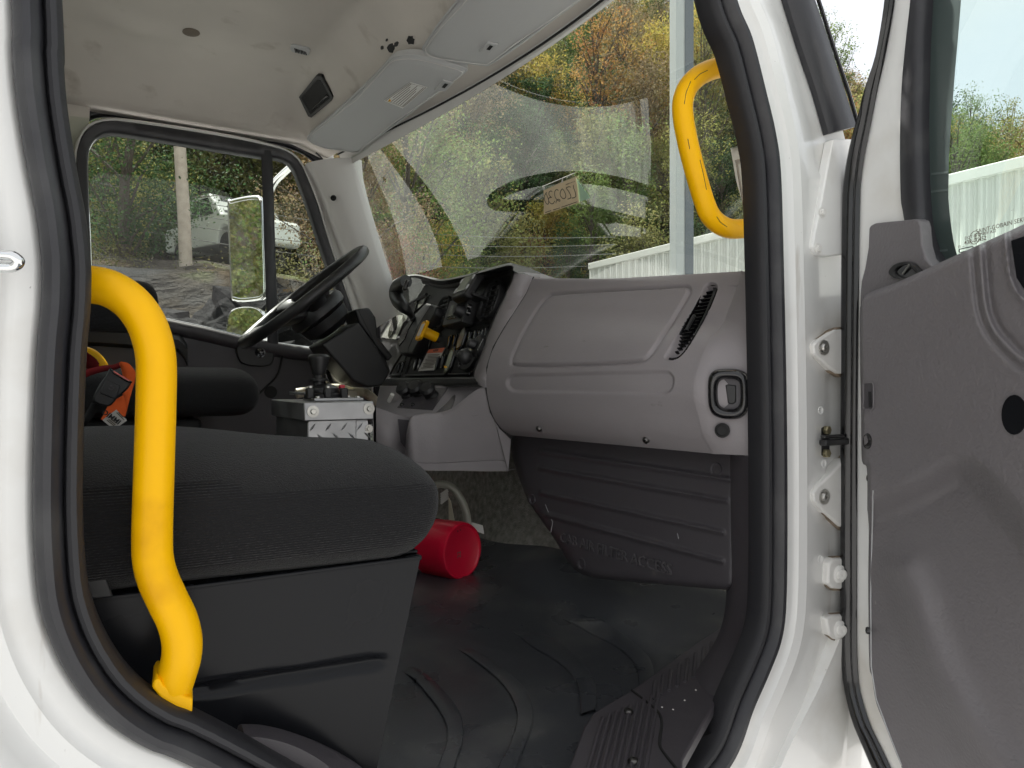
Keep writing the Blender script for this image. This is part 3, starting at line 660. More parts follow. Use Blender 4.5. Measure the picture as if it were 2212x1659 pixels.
s1 = signed([(p.x, p.y) for p in cr([(a, b, 0) for a, b in S1], 4)])
d2, _ = pdist(flat, [(p.x, p.y) for p in cr([(a, b, 0) for a, b in S2], 4)], False)
r1, _ = pdist(flat, [(p.x, p.y) for p in cr([(a, b, 0) for a, b in rg1], 4)], False); r2, _ = pdist(flat, [(p.x, p.y) for p in cr([(a, b, 0) for a, b in rg2], 4)], False)
sm = lambda t: np.clip(t, 0, 1) ** 2 * (3 - 2 * np.clip(t, 0, 1))
off = .046 - .042 * sm((s1 + 10) / 80) + .022 * np.exp(-(d2 / 48) ** 2) + .004 * np.exp(-(r1 / 7) ** 2) - .005 * np.exp(-((r1 - 14) / 7) ** 2) + .004 * np.exp(-(r2 / 8) ** 2)
ins2 = pdist(flat, rg2 + [(2600, 760), (2600, 300)])[1]; off = np.where(ins2, off - .010 * sm(r2 / 14), off)
holes = [([(1866, 828), (1884, 826), (1887, 832), (1887, 880), (1883, 885), (1868, 884), (1865, 878)], .02), ([(2190 + 27 * math.cos(a), 896 + 43 * math.sin(a)) for a in np.linspace(0, 6.28, 25)[:-1]], .03), ([(1873 + 9 * math.cos(a), 953 + 17 * math.sin(a)) for a in np.linspace(0, 6.28, 17)[:-1]], .02)]
jj = np.repeat(np.arange(NV), NU); ii = np.tile(np.arange(NU), NV)
off = off - .030 * np.exp(-(ii / 2.2) ** 2) - .022 * np.exp(-(jj / 2.0) ** 2) * (ii > 0)
P = []; 
for (x, y), o in zip(flat, off): P.append(D(x, y, float(o)))
tp = tag(loft('inner_panel', [P[j * NU:(j + 1) * NU] for j in range(NV)], 'trim_soft', door, angle=80), 'grey moulded inner panel of the open door')
def panel_pt(px, py, o=0.0):
    k = int(np.argmin((flat[:, 0] - px) ** 2 + (flat[:, 1] - py) ** 2)); return D(px, py, float(off[k]) + o)
rim = [panel_pt(*q, .0015) for q in holes[0][0]]; prism('latch_notch', [panel_pt(*q, .0012) for q in holes[0][0]], DN * -.002, 'trim_dark', tp, bevel=.0005); tube('notch_rim', rim, .0012, 'trim_soft', tp, n=6, closed=True)
ribbon('notch_slot', [panel_pt(1879, 846, .0018), panel_pt(1880, 880, .0018)], .006, DN, 'black_matte', tp)
prism('speaker_hole', [panel_pt(*q, .0014) for q in holes[1][0]], DN * -.002, 'black_paint', tp, bevel=0)
prism('plug_hole', [panel_pt(*q, .0014) for q in holes[2][0]], DN * -.002, 'black_gloss', tp, bevel=.0005)
for q in ((1877, 1033), (1875, 1362)): screw(D(*q, .012), (DN - DE * .6).normalized(), .006, 'black_gloss', tp)
mesh('handle_recess', [panel_pt(px, py, .0015) for px, py in ((2184, 520), (2330, 470), (2330, 700), (2222, 640), (2196, 600))], [(0, 1, 2, 3, 4)], 'black_paint', tp)
tube('panel_seam', [panel_pt(px, py, .001) for px, py in ((1886, 1060), (1884, 1150), (1881, 1290), (1882, 1440), (1893, 1510), (1915, 1570), (1948, 1654))], .0011, 'visor_grey', tp, n=5)
# ================================================================== floor mat, sill plate, kick trims
mat_ = root('floor_mat', 'black rubber floor mat with moulded S-shaped ridges, dusty from use', 'floor mat', V(.7, .4, -.53))
NX, NY = 90, 90; rows = []; flat = []
for x in np.linspace(.12, 1.34, NX):
    r_ = []
    for y in np.linspace(.030, 1.35, NY):
        p = V(x, y, floor_z(x, y)); r_.append(p); flat.append(proj(p))
    rows.append(r_)
flat = np.array(flat)
def zc(u, v): return (702 + .41406 * u, 972 + .41406 * v)
ridges = [([(395, 1150), (470, 1210), (540, 1290), (600, 1370), (635, 1450), (635, 1540), (600, 1640), (570, 1720)], [(440, 1120), (540, 1190), (620, 1270), (690, 1360), (720, 1440), (720, 1530), (690, 1620), (660, 1720)]),
          ([(680, 1030), (800, 1120), (900, 1200), (970, 1290), (1000, 1370), (1000, 1440), (960, 1560), (910, 1659), (890, 1720)], [(760, 1030), (900, 1130), (1000, 1210), (1060, 1280), (1085, 1370), (1080, 1450), (1040, 1560), (990, 1680)]),
          ([(975, 945), (1080, 1030), (1180, 1090), (1260, 1150), (1310, 1210), (1330, 1290), (1335, 1395)], [(1130, 950), (1250, 1040), (1340, 1120), (1400, 1200), (1415, 1280), (1410, 1370)]),
          ([(1240, 880), (1380, 960), (1500, 1020), (1580, 1080), (1630, 1150), (1640, 1240)], [(1400, 880), (1540, 960), (1640, 1040), (1700, 1110), (1720, 1200)])]
tag(loft('mat_sheet', rows, 'mat_rubber', mat_, angle=80), 'moulded rubber sheet')
def on_floor(px, py):
    z = -.53
    for _ in range(6):
        p = at(px, py, Z=z); z = floor_z(p.x, p.y)
    return p
for A, B in ridges:
    A = resample(cr([(*zc(*q), 0) for q in A], 5), 40); B = resample(cr([(*zc(*q), 0) for q in B], 5), 40); rows = []
    for k, (a, b) in enumerate(zip(A, B)):
        t = k / 39; hz = .0055 * sst(0, .12, t); P, Q = on_floor(a.x, a.y), on_floor(b.x, b.y); up_ = UP * hz
        rows.append([P - UP * .002, P + up_ * .8, lerp(P, Q, .06) + up_, lerp(P, Q, .5) + up_ * 1.15, lerp(P, Q, .94) + up_, Q + up_ * .8, Q - UP * .002])
    loft('mat_ridge', rows, 'mat_rubber', mat_, angle=30)
def FP(px, py, o=0.0):     # a point on the sill level
    return at(px, py, Z=-.515 + o)
# ribbed sill plate
sill = root('sill_plate', 'dark ribbed plastic step plate screwed to the door sill', 'sill plate', FP(1400, 1560))
so_ = [(1610, 1322), (1592, 1332), (1509, 1386), (1364, 1490), (1300, 1528), (1280, 1542), (1262, 1568), (1249, 1601), (1236, 1639), (1215, 1690), (1200, 1730), (1470, 1760), (1475, 1640), (1520, 1560), (1560, 1490), (1600, 1430), (1625, 1380)]
pl = prism('plate', [FP(*p, .010) for p in so_], (0, 0, -.02), 'trim_dark', sill, bevel=.003)
seam = cr([(*zc(*q), 0) for q in ((1600, 1255), (1660, 1300), (1740, 1370), (1757, 1430), (1748, 1500), (1755, 1560), (1830, 1659), (1870, 1720))], 6)
tube('seam', [FP(p.x, p.y, .0105) for p in seam], .0022, 'black_matte', sill, n=6)
for k in range(9):                                   # long ribs on the near half
    x0 = 1300 + k * 15; p0 = FP(x0 + 2, 1552 - k * 7, .0105); p1 = FP(x0 - 42 + k * 1.2, 1700, .0105)
    tube('rib', [p0, lerp(p0, p1, .5), p1], .0034, 'trim_dark', sill, n=8)
for k in range(9):                                   # short ribs on the far half
    x0 = 1410 + k * 17.5; y1 = 1512 - k * 9.5; y0 = max(y1 - 62 - k * 1.5, 1492 - k * 12 - 20)
    tube('rib', [FP(x0 + 5, y0, .0105), FP(x0, y1, .0105)], .0034, 'trim_dark', sill, n=8)
for q in ((1357, 1538), (1368, 1645)): screw(FP(*q, .011), (0, 0, 1), .008, 'dark_steel', sill)
for q in ((1406, 1512), (1430, 1528), (1454, 1533), (1479, 1513), (1503, 1491)): lathe('dome_rivet', FP(*q, .0105), (0, 0, 1), [(.0016, 0), (.0012, .0010), (0, .0012)], 'paper', sill, n=8)
# dark kick trim that follows the front lower corner of the doorway
kin = cr([(p[0], p[1], 0) for p in ((1594, 985), (1592, 1100), (1591, 1250), (1588, 1330), (1576, 1386), (1551, 1436), (1509, 1502), (1447, 1618), (1395, 1720))], 6)
kou = cr([(p[0], p[1], 0) for p in ((1619, 985), (1619, 1100), (1619, 1250), (1617, 1324), (1602, 1412), (1562, 1499), (1525, 1566), (1483, 1638), (1440, 1720))], 6)
kin, kou = resample(kin, 50), resample(kou, 50)
rows = []
for a, b in zip(kin, kou):
    A, B = at(a.x, a.y, Y=.085), at(b.x, b.y, Y=.040); rows.append([A + Vector((.03, .05, 0)), A + Vector((.004, .012, 0)), A, lerp(A, B, .35) + Vector((-.004, -.006, .002)), lerp(A, B, .75) + Vector((-.002, -.004, 0)), B, B + Vector((.015, .006, -.004))])
tag(loft('kick_trim', rows, 'trim_dark', cab), 'dark plastic kick trim beside the sill')
# grey sill trim at the rear lower corner
T0 = cr([(p[0], p[1], 0) for p in ((515, 1566), (560, 1567), (620, 1580), (680, 1600), (740, 1630), (790, 1665), (830, 1710))], 5); T1 = cr([(p[0], p[1], 0) for p in ((528, 1585), (570, 1588), (620, 1600), (665, 1620), (710, 1650), (740, 1690), (760, 1730))], 5); T2 = cr([(p[0], p[1], 0) for p in ((530, 1665), (560, 1680), (600, 1700), (640, 1730), (680, 1760), (700, 1780), (720, 1800))], 5)
rows = [[at(a.x, a.y, Y=.085) + Vector((0, .05, -.05)), at(a.x, a.y, Y=.085), lerp(at(a.x, a.y, Y=.085), at(b.x, b.y, Y=.045), .5) + Vector((0, 0, .006)), at(b.x, b.y, Y=.045), at(b.x, b.y + 6, Y=.036), at(c.x, c.y, Y=.034)] for a, b, c in zip(T0, T1, T2)]
v, f = grid(rows); f.append(tuple(range(6)))
tag(mesh('sill_trim', v, f, 'trim_dark', cab), 'dark grey plastic trim at the rear of the door sill')

# ================================================================== passenger seat
seat = root('passenger_seat', 'black fabric passenger seat on a black steel box base', 'seat', V(.1, .35, -.53))
NB = 0.1
fl = [(-.42, -.232), (.367, -.232), (.300, -.525), (-.42, -.525)]
# base side panel with a pressed bar, as a relief grid
NU, NV = 90, 60; rows = []; flat = []
for j in range(NV):
    t = j / (NV - 1); z = lerp(-.232, -.535, t); xe = lerp(.367, .298, t); r_ = []
    for i in range(NU):
        p = V(lerp(-.42, xe, i / (NU - 1)), NB, z); r_.append(p); flat.append(proj(p))
    rows.append(r_)
flat = np.array(flat); d, ins = pdist(flat, [(200, 1516), (410, 1482), (800, 1421), (822, 1419), (829, 1426), (826, 1437), (812, 1443), (410, 1505), (200, 1540)]); sd = np.where(ins, d, -d)
hh = .010 * np.clip((sd + 4) / 11, 0, 1); k = 0
for r_ in rows:
    for p in r_: p.y += float(hh[k]); k += 1
tag(loft('base_panel', rows, 'black_paint', seat, angle=80), 'black steel side of the seat base with a pressed bar')
mesh('base_front', [V(.366, NB + .001, -.233), V(.366, .60, -.233), V(.297, .60, -.535), V(.297, NB + .001, -.535)], [(0, 1, 2, 3)], 'black_paint', seat, solid=.003)
tp_ = box('base_top', V(-.03, .35, -.2315), (.80, .50, .006), 'black_paint', seat, bevel=.0015)
lathe('rubber_stop', V(.285, .135, -.230), (0, 0, 1), [(.016, 0), (.016, .006), (.012, .010), (0, .011)], 'black_matte', tp_)
lathe('cap_bolt', V(.335, .145, -.228), (0, 0, 1), [(.011, 0), (.011, .004), (.006, .008), (0, .009)], 'black_gloss', tp_)
box('corner_tab', V(.345, .15, -.226), (.05, .07, .004), 'black_paint', tp_, bevel=.001)
# cushion: rounded slab lofted across the width
def cushion(name, x0, x1, y0, y1, zb, zt, parent, mats, nose=.05, crown=.02, n=34, m=44, side=True, drop=0.0, tip=.48):
    """superellipse sections along x with a rolled front edge"""
    rows = []; yc, hw = (y0 + y1) / 2, (y1 - y0) / 2
    for i in range(m):
        t = i / (m - 1); x = lerp(x0, x1, 1 - (1 - t) ** 1.8 if t > 0 else 0)
        e = (x1 - x) / max(nose * 2.2, .01); k_ = min(1, max(0, e)); roll = max(0, 1 - (1 - k_) ** 2.8) ** (1 / 2.8)
        zm = zb + (zt - zb) * lerp(tip, .48, roll); ht = (zt - zb) / 2 * lerp(.02, 1, roll); w_ = hw * lerp(.86, 1, roll)
        r_ = []
        for q in range(n):
            a = 2 * math.pi * q / n; c, s = math.cos(a), math.sin(a); ex = .42
            yy = yc + w_ * math.copysign(abs(c) ** ex, c); zz = zm + ht * math.copysign(abs(s) ** (.62), s)
            if s > 0: zz += crown * (1 - (min(1, abs(yy - yc) / hw)) ** 2) * s * roll
            zz -= drop * sst(x1 - .36, x1 - .02, x) * (1 + .85 * (yy - yc) / hw)
            r_.append(V(x, yy, zz))
        rows.append(r_)
    v, f = grid(rows, False, True); f += [tuple(range(n))[::-1], tuple(range((m - 1) * n, m * n))]
    o = mesh(name, v, f, mats[0], parent, angle=80)
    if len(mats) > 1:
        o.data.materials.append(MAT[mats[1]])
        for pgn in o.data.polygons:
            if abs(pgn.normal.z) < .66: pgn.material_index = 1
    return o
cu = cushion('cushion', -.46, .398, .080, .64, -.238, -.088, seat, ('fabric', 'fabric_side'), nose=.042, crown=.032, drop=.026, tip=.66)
tag(cu, 'thick black woven seat cushion')
sm_ = [V(x, .094 - .006 * 0 + .02 * max(0, (x - .32) / .09) ** 2, -.116 + .0 * x - .012 * max(0, (x - .30) / .12) ** 2) for x in np.linspace(-.45, .12, 30)]
tube('seam_piping', [p + Vector((0, -.004, .006)) for p in sm_], .0014, 'fabric_side', cu, n=6)
# worn side shield near the door
tag(prism('side_shield', [at(px, py, Y=.090) for px, py in ((140, 1120), (178, 1150), (210, 1190), (232, 1250), (245, 1290), (140, 1300))], (0, .006, 0), 'black_plastic', seat, bevel=.002), 'scuffed black plastic shield at the side of the seat')

# ================================================================== yellow grab rails
def Yp(px, py, Y): return at(px, py, Y=Y)
g1 = root('grab_rail', 'thick yellow grab rail bending down beside the passenger seat', 'grab rail', Yp(370, 1520, .05), 'yellow grab rails')
path = [(60, 612, .085), (140, 611, .080), (190, 614, .075), (235, 623, .066), (280, 650, .060), (313, 692, .057), (331, 740, .056), (338, 790, .056), (337, 880, .055), (334, 980, .053), (331, 1080, .050), (329, 1160, .047), (331, 1210, .044), (342, 1252, .040), (362, 1296, .036), (383, 1340, .033), (393, 1382, .031), (392, 1420, .031), (382, 1456, .034), (371, 1490, .038), (366, 1508, .040)]
tube('rail', cr([Yp(*p) for p in path], 6), .0195, 'yellow', g1, n=28)
fp = [Yp(px, py, .030) for px, py in ((334, 1458), (345, 1459), (352, 1472), (400, 1497), (414, 1500), (412, 1540), (345, 1500), (325, 1475))]
prism('foot_flange', [p + Vector((0, -.012, 0)) for p in fp], (.004, .045, .004), 'yellow', g1, bevel=.004, seg=3)
GR = None
g2 = root('grab_rail', 'yellow grab handle with scuff marks in front of the windscreen edge', 'grab rail', Yp(1560, 490, .1), 'yellow grab rails')
path = [(1600, 137, .110), (1560, 145, .104), (1530, 153, .100), (1504, 168, .097), (1485, 190, .095), (1475, 220, .094), (1476, 255, .094), (1484, 300, .094), (1496, 350, .095), (1510, 400, .096), (1522, 438, .097), (1534, 465, .098), (1553, 484, .100), (1577, 494, .102), (1605, 494, .106), (1640, 490, .112)]
tube('rail', cr([Yp(*p) for p in path], 6), .0170, 'yellow', g2, n=24)
r2 = [o for o in g2.children][0]; SG = surf(r2)
for ln_ in (((1492, 176), (1482, 200), (1478, 225)), ((1528, 152), (1512, 160), (1500, 172)), ((1512, 345), (1520, 380), (1526, 410)), ((1548, 468), (1556, 480), (1570, 490)), ((1486, 300), (1490, 322))):
    P_ = [SG(*q, .0002) for q in ln_]; tube('scuff_mark', P_, .0006, 'ink', r2, n=5)
g3 = root('grab_rail', 'yellow grab rail end showing behind the dark red belt webbing', 'grab rail', at(210, 800, Y=1.75), 'yellow grab rails')
tube('rail', cr([at(px, py, Y=1.72) for px, py in ((120, 765), (170, 760), (196, 766), (214, 783), (224, 805), (228, 840), (229, 900), (229, 980))], 5), .0185, 'yellow', g3, n=20)

# ================================================================== drivers seat and belt
ds = root('driver_seat', 'black fabric driver seat with a padded armrest beside the far window', 'seat', V(.0, 1.42, -.5))
cushion('cushion', -.40, .36, 1.14, 1.72, -.085, .038, ds, ('fabric',), nose=.026, crown=.012)
ar = cushion('armrest', -.40, .118, 1.10, 1.20, .125, .245, ds, ('fabric_side',), nose=.022, crown=.004)
box('seat_base', V(-.05, 1.43, -.30), (.55, .44, .42), 'black_matte', ds, bevel=.01)
bk = cushion('backrest_bolster', -.45, -.16, 1.16, 1.70, .0, .75, ds, ('fabric',), nose=.05)
belt_ = root('seat_belt', 'orange and dark red seat belt webbing looped beside the drivers seat', 'seat belt', at(240, 920, Y=.9))
def web(name, A, B, mat, parent):
    A = cr(A, 5); B = cr(B, 5); return loft(name, [[a, lerp(a, b, .5) + Vector((-.001, -.002, 0)), b] for a, b in zip(A, B)], mat, parent, solid=.0018, angle=80)
def zb(u, v, Y): return at((300 + u * .24111) / 1.85172, (1350 + v * .24111) / 1.85172, Y=Y)
web('orange_loop', [zb(760, 400, .94), zb(880, 430, .93), zb(965, 520, .92), zb(1005, 600, .92), zb(985, 740, .92), zb(920, 960, .91), zb(850, 1220, .90), zb(830, 1310, .90)], [zb(740, 440, .95), zb(770, 520, .95), zb(790, 600, .945), zb(800, 680, .94), zb(790, 800, .94), zb(800, 960, .935), zb(830, 1120, .93), zb(800, 1260, .92)], 'orange_web', belt_)
web('orange_tail', [zb(800, 960, .89), zb(830, 1060, .89), zb(845, 1180, .885), zb(825, 1310, .88)], [zb(620, 1060, .89), zb(540, 1150, .89), zb(480, 1270, .885), zb(425, 1370, .88)], 'orange_web', belt_)
web('red_loop', [zb(-200, 560, 1.0), zb(60, 560, 1.0), zb(260, 510, 1.0), zb(480, 465, .99), zb(640, 450, .97), zb(760, 402, .95)], [zb(-200, 760, 1.0), zb(60, 715, 1.0), zb(260, 630, 1.0), zb(480, 565, .99), zb(640, 540, .97), zb(770, 500, .95)], 'red_web', belt_)
web('red_shoulder_strap', [zb(-200, 60, 1.25), zb(80, 165, 1.25), zb(220, 260, 1.23), zb(340, 350, 1.2), zb(400, 430, 1.18)], [zb(-200, 620, 1.25), zb(70, 580, 1.25), zb(220, 560, 1.23), zb(300, 530, 1.2), zb(400, 500, 1.18)], 'red_web', belt_)
lt = prism('maker_label', [zb(u, v, .872) for u, v in ((685, 1195), (865, 1375), (720, 1480), (600, 1490), (450, 1370))], (0, .001, 0), 'paper', belt_, bevel=0)
ld = (zb(600, 1290, .871) - zb(770, 1410, .871)).normalized(); lu = (zb(450, 1370, .871) - zb(685, 1195, .871)).normalized()
text('label_print', 'IMMIO', zb(772, 1388, .8708), ld, lu, .0135, 'ink', lt, ext=.0002, bold=.0005)
for k, (a, b) in enumerate((((690, 1245), (815, 1365)), ((720, 1240), (800, 1320)), ((560, 1360), (670, 1450)), ((530, 1370), (650, 1465)), ((590, 1345), (680, 1420)))): ribbon('print_line', [zb(*a, .8708), zb(*b, .8708)], .0018, (0, -1, 0), 'print_grey', lt, thick=.0003)
bu = root('belt_buckle', 'black seat belt buckle with a pink release button on a webbing stalk', 'buckle', at(200, 980, Y=.82))
bb = prism('buckle_body', [zb(u, v, .80) for u, v in ((570, 505), (955, 735), (880, 850), (700, 1010), (600, 1130), (530, 1150), (400, 1120), (290, 1060), (310, 960), (400, 780), (520, 620))], (0, .030, 0), 'black_plastic', bu, bevel=.006, seg=3)
prism('release_button', [zb(u, v, .7985) for u, v in ((628, 540), (660, 560), (870, 690), (905, 712), (890, 735), (845, 712), (690, 625), (645, 590))], (0, .008, 0), 'salmon', bu, bevel=.001)
tube('button_frame', [zb(u, v, .798) for u, v in ((575, 508), (620, 545), (640, 590), (700, 625), (840, 712), (900, 738), (950, 740))], .0018, 'black_gloss', bb, n=6)
prism('face_panel', [zb(u, v, .7985) for u, v in ((520, 690), (760, 800), (690, 1010), (640, 1020), (420, 930), (415, 880))], (0, .004, 0), 'black_plastic', bb, bevel=.003)
tube('logo_mark', cr([zb(u, v, .798) for u, v in ((555, 835), (590, 870), (630, 860), (650, 835), (610, 820), (585, 800), (620, 795))], 4), .0008, 'trim_dark', bb, n=5)
web('stalk_webbing', [zb(400, 1110, .82), zb(330, 1260, .825), zb(240, 1400, .83), zb(120, 1530, .84)], [zb(270, 1080, .82), zb(190, 1230, .825), (zb(90, 1360, .83)), zb(20, 1430, .84)], 'black_matte', bu)

# ================================================================== drivers door (closed, far side)
dd = root('driver_door', 'closed far side cab door with dark inner panel and divided window', 'door', V(.4, 1.9, -.6))
YG = 1.925; YF = 1.895
def z1(u, v): return (u * .3418, v * .3418)
gi = [(198, 760), (196, 560), (190, 420), (189, 345), (194, 318), (205, 301), (218, 292), (235, 288), (260, 290), (350, 304), (460, 322), (560, 338), (610, 345), (632, 362), (648, 400), (668, 455), (690, 525), (716, 600), (742, 670), (760, 740)]
go = [(158, 760), (158, 560), (158, 420), (159, 340), (165, 308), (178, 280), (200, 262), (232, 254), (275, 256), (400, 274), (500, 291), (575, 307), (625, 324), (650, 345), (668, 380), (690, 435), (712, 510), (735, 580), (760, 655), (785, 735)]
A = resample(cr([(a, b, 0) for a, b in gi], 5), 90); B = resample(cr([(a, b, 0) for a, b in go], 5), 90)
rows = []
for a, b in zip(A, B):
    a3, b3 = at(a.x, a.y, Y=YF), at(b.x, b.y, Y=YF); rows.append([a3 + Vector((0, .035, 0)), a3 + Vector((0, .004, 0)), lerp(a3, b3, .15) + Vector((0, -.004, 0)), lerp(a3, b3, .7) + Vector((0, -.006, 0)), lerp(a3, b3, .8), lerp(a3, b3, .84) + Vector((0, .004, 0))])
tag(loft('window_frame', rows, 'seal', dd, angle=50), 'black inner frame of the far door window')
rows = [[lerp(at(a.x, a.y, Y=YF), at(b.x, b.y, Y=YF), .80) + Vector((0, .002, 0)), lerp(at(a.x, a.y, Y=YF), at(b.x, b.y, Y=YF), .92) + Vector((0, -.002, 0)), lerp(at(a.x, a.y, Y=YF), at(b.x, b.y, Y=YF), 1.06) + Vector((0, .012, 0))] for a, b in zip(A, B)]
tag(loft('painted_frame', rows, 'white_paint', dd), 'thin white painted frame edge of the far door')
tube('glass_run', [at(a.x + .5, a.y + .5, Y=YF + .012) for a in A], .0022, 'chrome', dd, n=6)
box('divider_bar', lerp(at(575, 330, Y=YF), at(594, 760, Y=YF), .5), (.001, .001, .001), 'seal', dd, bevel=0)
dv = loft('window_divider', [[at(x, y, Y=YF + o) for x, o in ((564 + t * 14, .02), (564 + t * 14, 0), (572 + t * 15, -.006), (584 + t * 16, -.006), (588 + t * 14, 0), (588 + t * 14, .02))] for t, y in ((0, 325), (.25, 430), (.5, 540), (1, 760))], 'seal', dd, angle=50)
bpy.data.objects.remove([o for o in dd.children if o.name.startswith('divider_bar')][0])
tag(mesh('window_glass', [at(px, py, Y=YG + t) for px, py, t in ((150, 250, -.012), (578, 300, -.012), (600, 770, .05), (150, 770, .05))], [(0, 1, 2, 3)], 'side_glass', dd), 'dusty far side window glass with rain spots')
tag(mesh('quarter_glass', [at(px, py, Y=YG + t) for px, py, t in ((580, 310, -.012), (660, 330, -.012), (800, 760, .05), (598, 770, .05))], [(0, 1, 2, 3)], 'side_glass', dd), 'small triangular quarter glass of the far door')
# inner panel below the belt
belt = [(60, 650), (200, 664), (300, 680), (385, 698), (450, 712), (545, 735), (620, 748), (700, 757), (800, 765)]
bl = cr([(a, b, 0) for a, b in belt], 5)
rows = []
for p in bl:
    q = at(p.x, p.y, Y=YF); rows.append([q + Vector((0, .03, .004)), q + Vector((0, .006, .006)), q + Vector((0, -.008, .002)), q + Vector((0, -.014, -.012)), q + Vector((0, -.012, -.035)), q + Vector((0, .006, -.045)), Vector((q.x, YF + .002, CZ - .25)), Vector((q.x, YF + .01, CZ - .62))])
tag(loft('inner_panel', rows, 'trim_dark', dd, angle=60), 'dark grey inner panel of the far door')
tube('belt_wiper', [at(p.x, p.y - 3, Y=YF + .012) for p in bl], .004, 'chrome', dd, n=8)
arm = loft('arm_pull', [[at(x, y, Y=YF - o) for y, o in ((y0, 0), (y0 + 3, .03), (y0 + 12, .045), (y1 - 5, .04), (y1, .012), (y1 + 3, 0))] for x, y0, y1 in ((120, 690, 740), (220, 700, 745), (320, 712, 752), (385, 722, 758), (395, 730, 770), (405, 745, 790))], 'black_plastic', dd)
prism('handle_cup', cr([at(px, py, Y=YF - .012) for px, py in ((512, 748), (540, 742), (590, 748), (592, 770), (585, 788), (560, 792), (525, 786), (514, 770))], 3, True), (0, .02, 0), 'black_plastic', dd, bevel=.004)
lathe('handle_screw', at(562, 762, Y=YF - .016), (0, -1, 0), [(.018, -.002), (.018, .002), (.012, .001), (.006, -.001), (0, -.001)], 'black_gloss', dd)
tube('panel_groove', cr([at(px, py, Y=YF - .002) for px, py in ((612, 750), (606, 790), (596, 815), (570, 840), (548, 862))], 4), .004, 'black_matte', dd, n=6)
lathe('panel_plug', at(585, 847, Y=YF - .002), (0, -1, 0), [(.022, -.002), (.022, .002), (.018, .001), (0, .001)], 'black_matte', dd)
# ================================================================== dashboard, passenger side
dash = root('dashboard', 'grey moulded dashboard with closed glove panel and side air vent', 'dashboard', V(.95, .45, -.15))
Lc = [at(px, py, Y=.70) for px, py in ((1163, 603), (1152, 601), (1138, 632), (1118, 664), (1097, 697), (1067, 750), (1053, 794), (1051, 838), (1061, 890), (1082, 925), (1104, 940))]
Rc = [at(px, py, Y=.12) for px, py in ((1606, 590), (1600, 597), (1588, 632), (1575, 666), (1560, 704), (1522, 745), (1500, 804), (1493, 848), (1502, 892), (1516, 941), (1537, 980))]
Rc[0] = at(1600, 586, Y=.125); Lc[0] = at(1180, 610, Y=.68)
NU, NV = 300, 230
Ls = resample(cr(Lc, 8), NV); Rs = resample(cr(Rc, 8), NV)
Ms = []
for a, b in zip(Ls, Rs): Ms.append([lerp(a, b, t) for t in np.linspace(0, 1, NU)])
flat = np.array([proj(p) for r_ in Ms for p in r_])
glove = cr([(p[0], p[1], 0) for p in ((1206, 635), (1185.5, 641), (1168, 657), (1138.6, 704), (1112, 757), (1105, 780), (1112, 789), (1168, 790), (1285, 787), (1373, 781), (1396, 774), (1411, 757), (1446, 704), (1484, 640), (1489, 627), (1481, 618.5), (1446, 620.5), (1314, 628))], 5, True)
band = cr([(p[0], p[1], 0) for p in ((1116, 809), (1170, 808), (1285, 804.5), (1380, 802), (1434, 801), (1447, 805), (1454, 815), (1454, 830), (1447, 844), (1432, 851), (1380, 851), (1285, 849.5), (1170, 847.5), (1116, 846), (1102, 842), (1094, 832), (1095, 820), (1103, 812))], 4, True)
vent_c = [(1546, 617), (1536, 612), (1526, 616), (1513, 640), (1493, 676), (1470, 714), (1450, 748), (1439, 768), (1440, 775), (1450, 776), (1466, 770), (1484, 750), (1507, 712), (1530, 668), (1546, 630)]
vent = cr([(p[0], p[1], 0) for p in vent_c], 4, True)
d1, i1 = pdist(flat, [(p.x, p.y) for p in glove]); d2, i2 = pdist(flat, [(p.x, p.y) for p in band]); d3, i3 = pdist(flat, [(p.x, p.y) for p in vent])
s1 = np.where(i1, d1, -d1); s2 = np.where(i2, d2, -d2); s3 = np.where(i3, d3, -d3)
off = -.0055 * np.exp(-(s1 / 3.2) ** 2) + .0015 * np.clip(s1 / 6, 0, 1) - .0055 * sm((s2 + 3) / 8) - .020 * np.clip((s3 + 2) / 5, 0, 1)
nrm = []
for j in range(NV):
    for i in range(NU):
        u = Ms[j][min(i + 1, NU - 1)] - Ms[j][max(i - 1, 0)]; v_ = Ms[min(j + 1, NV - 1)][i] - Ms[max(j - 1, 0)][i]; n = u.cross(v_).normalized()
        if n.dot(EYE - Ms[j][i]) < 0: n = -n
        nrm.append(n)
DG = [[Ms[j][i] + nrm[j * NU + i] * float(off[j * NU + i]) for i in range(NU)] for j in range(NV)]
top_back = [lerp(V(1.19, .69, .17), V(1.12, .08, .12), t) for t in np.linspace(0, 1, NU)]
tmid = [lerp(a, b, .3) + Vector((0, 0, .012)) for a, b in zip(DG[0], top_back)]
bot = [p + Vector((.05, 0, .015)) for p in DG[-1]]; bot2 = [p + Vector((.14, 0, .03)) for p in DG[-1]]
fa = tag(loft('fascia', [top_back, tmid] + DG + [bot, bot2], 'trim_grey', dash, angle=70), 'grey grained fascia with outlined glove panel and recessed band')
def dash_pt(px, py, o=0.0):
    k = int(np.argmin((flat[:, 0] - px) ** 2 + (flat[:, 1] - py) ** 2)); p = Ms[k // NU][k % NU]; n = nrm[k]
    return Plane(p, n)(px, py, o), n
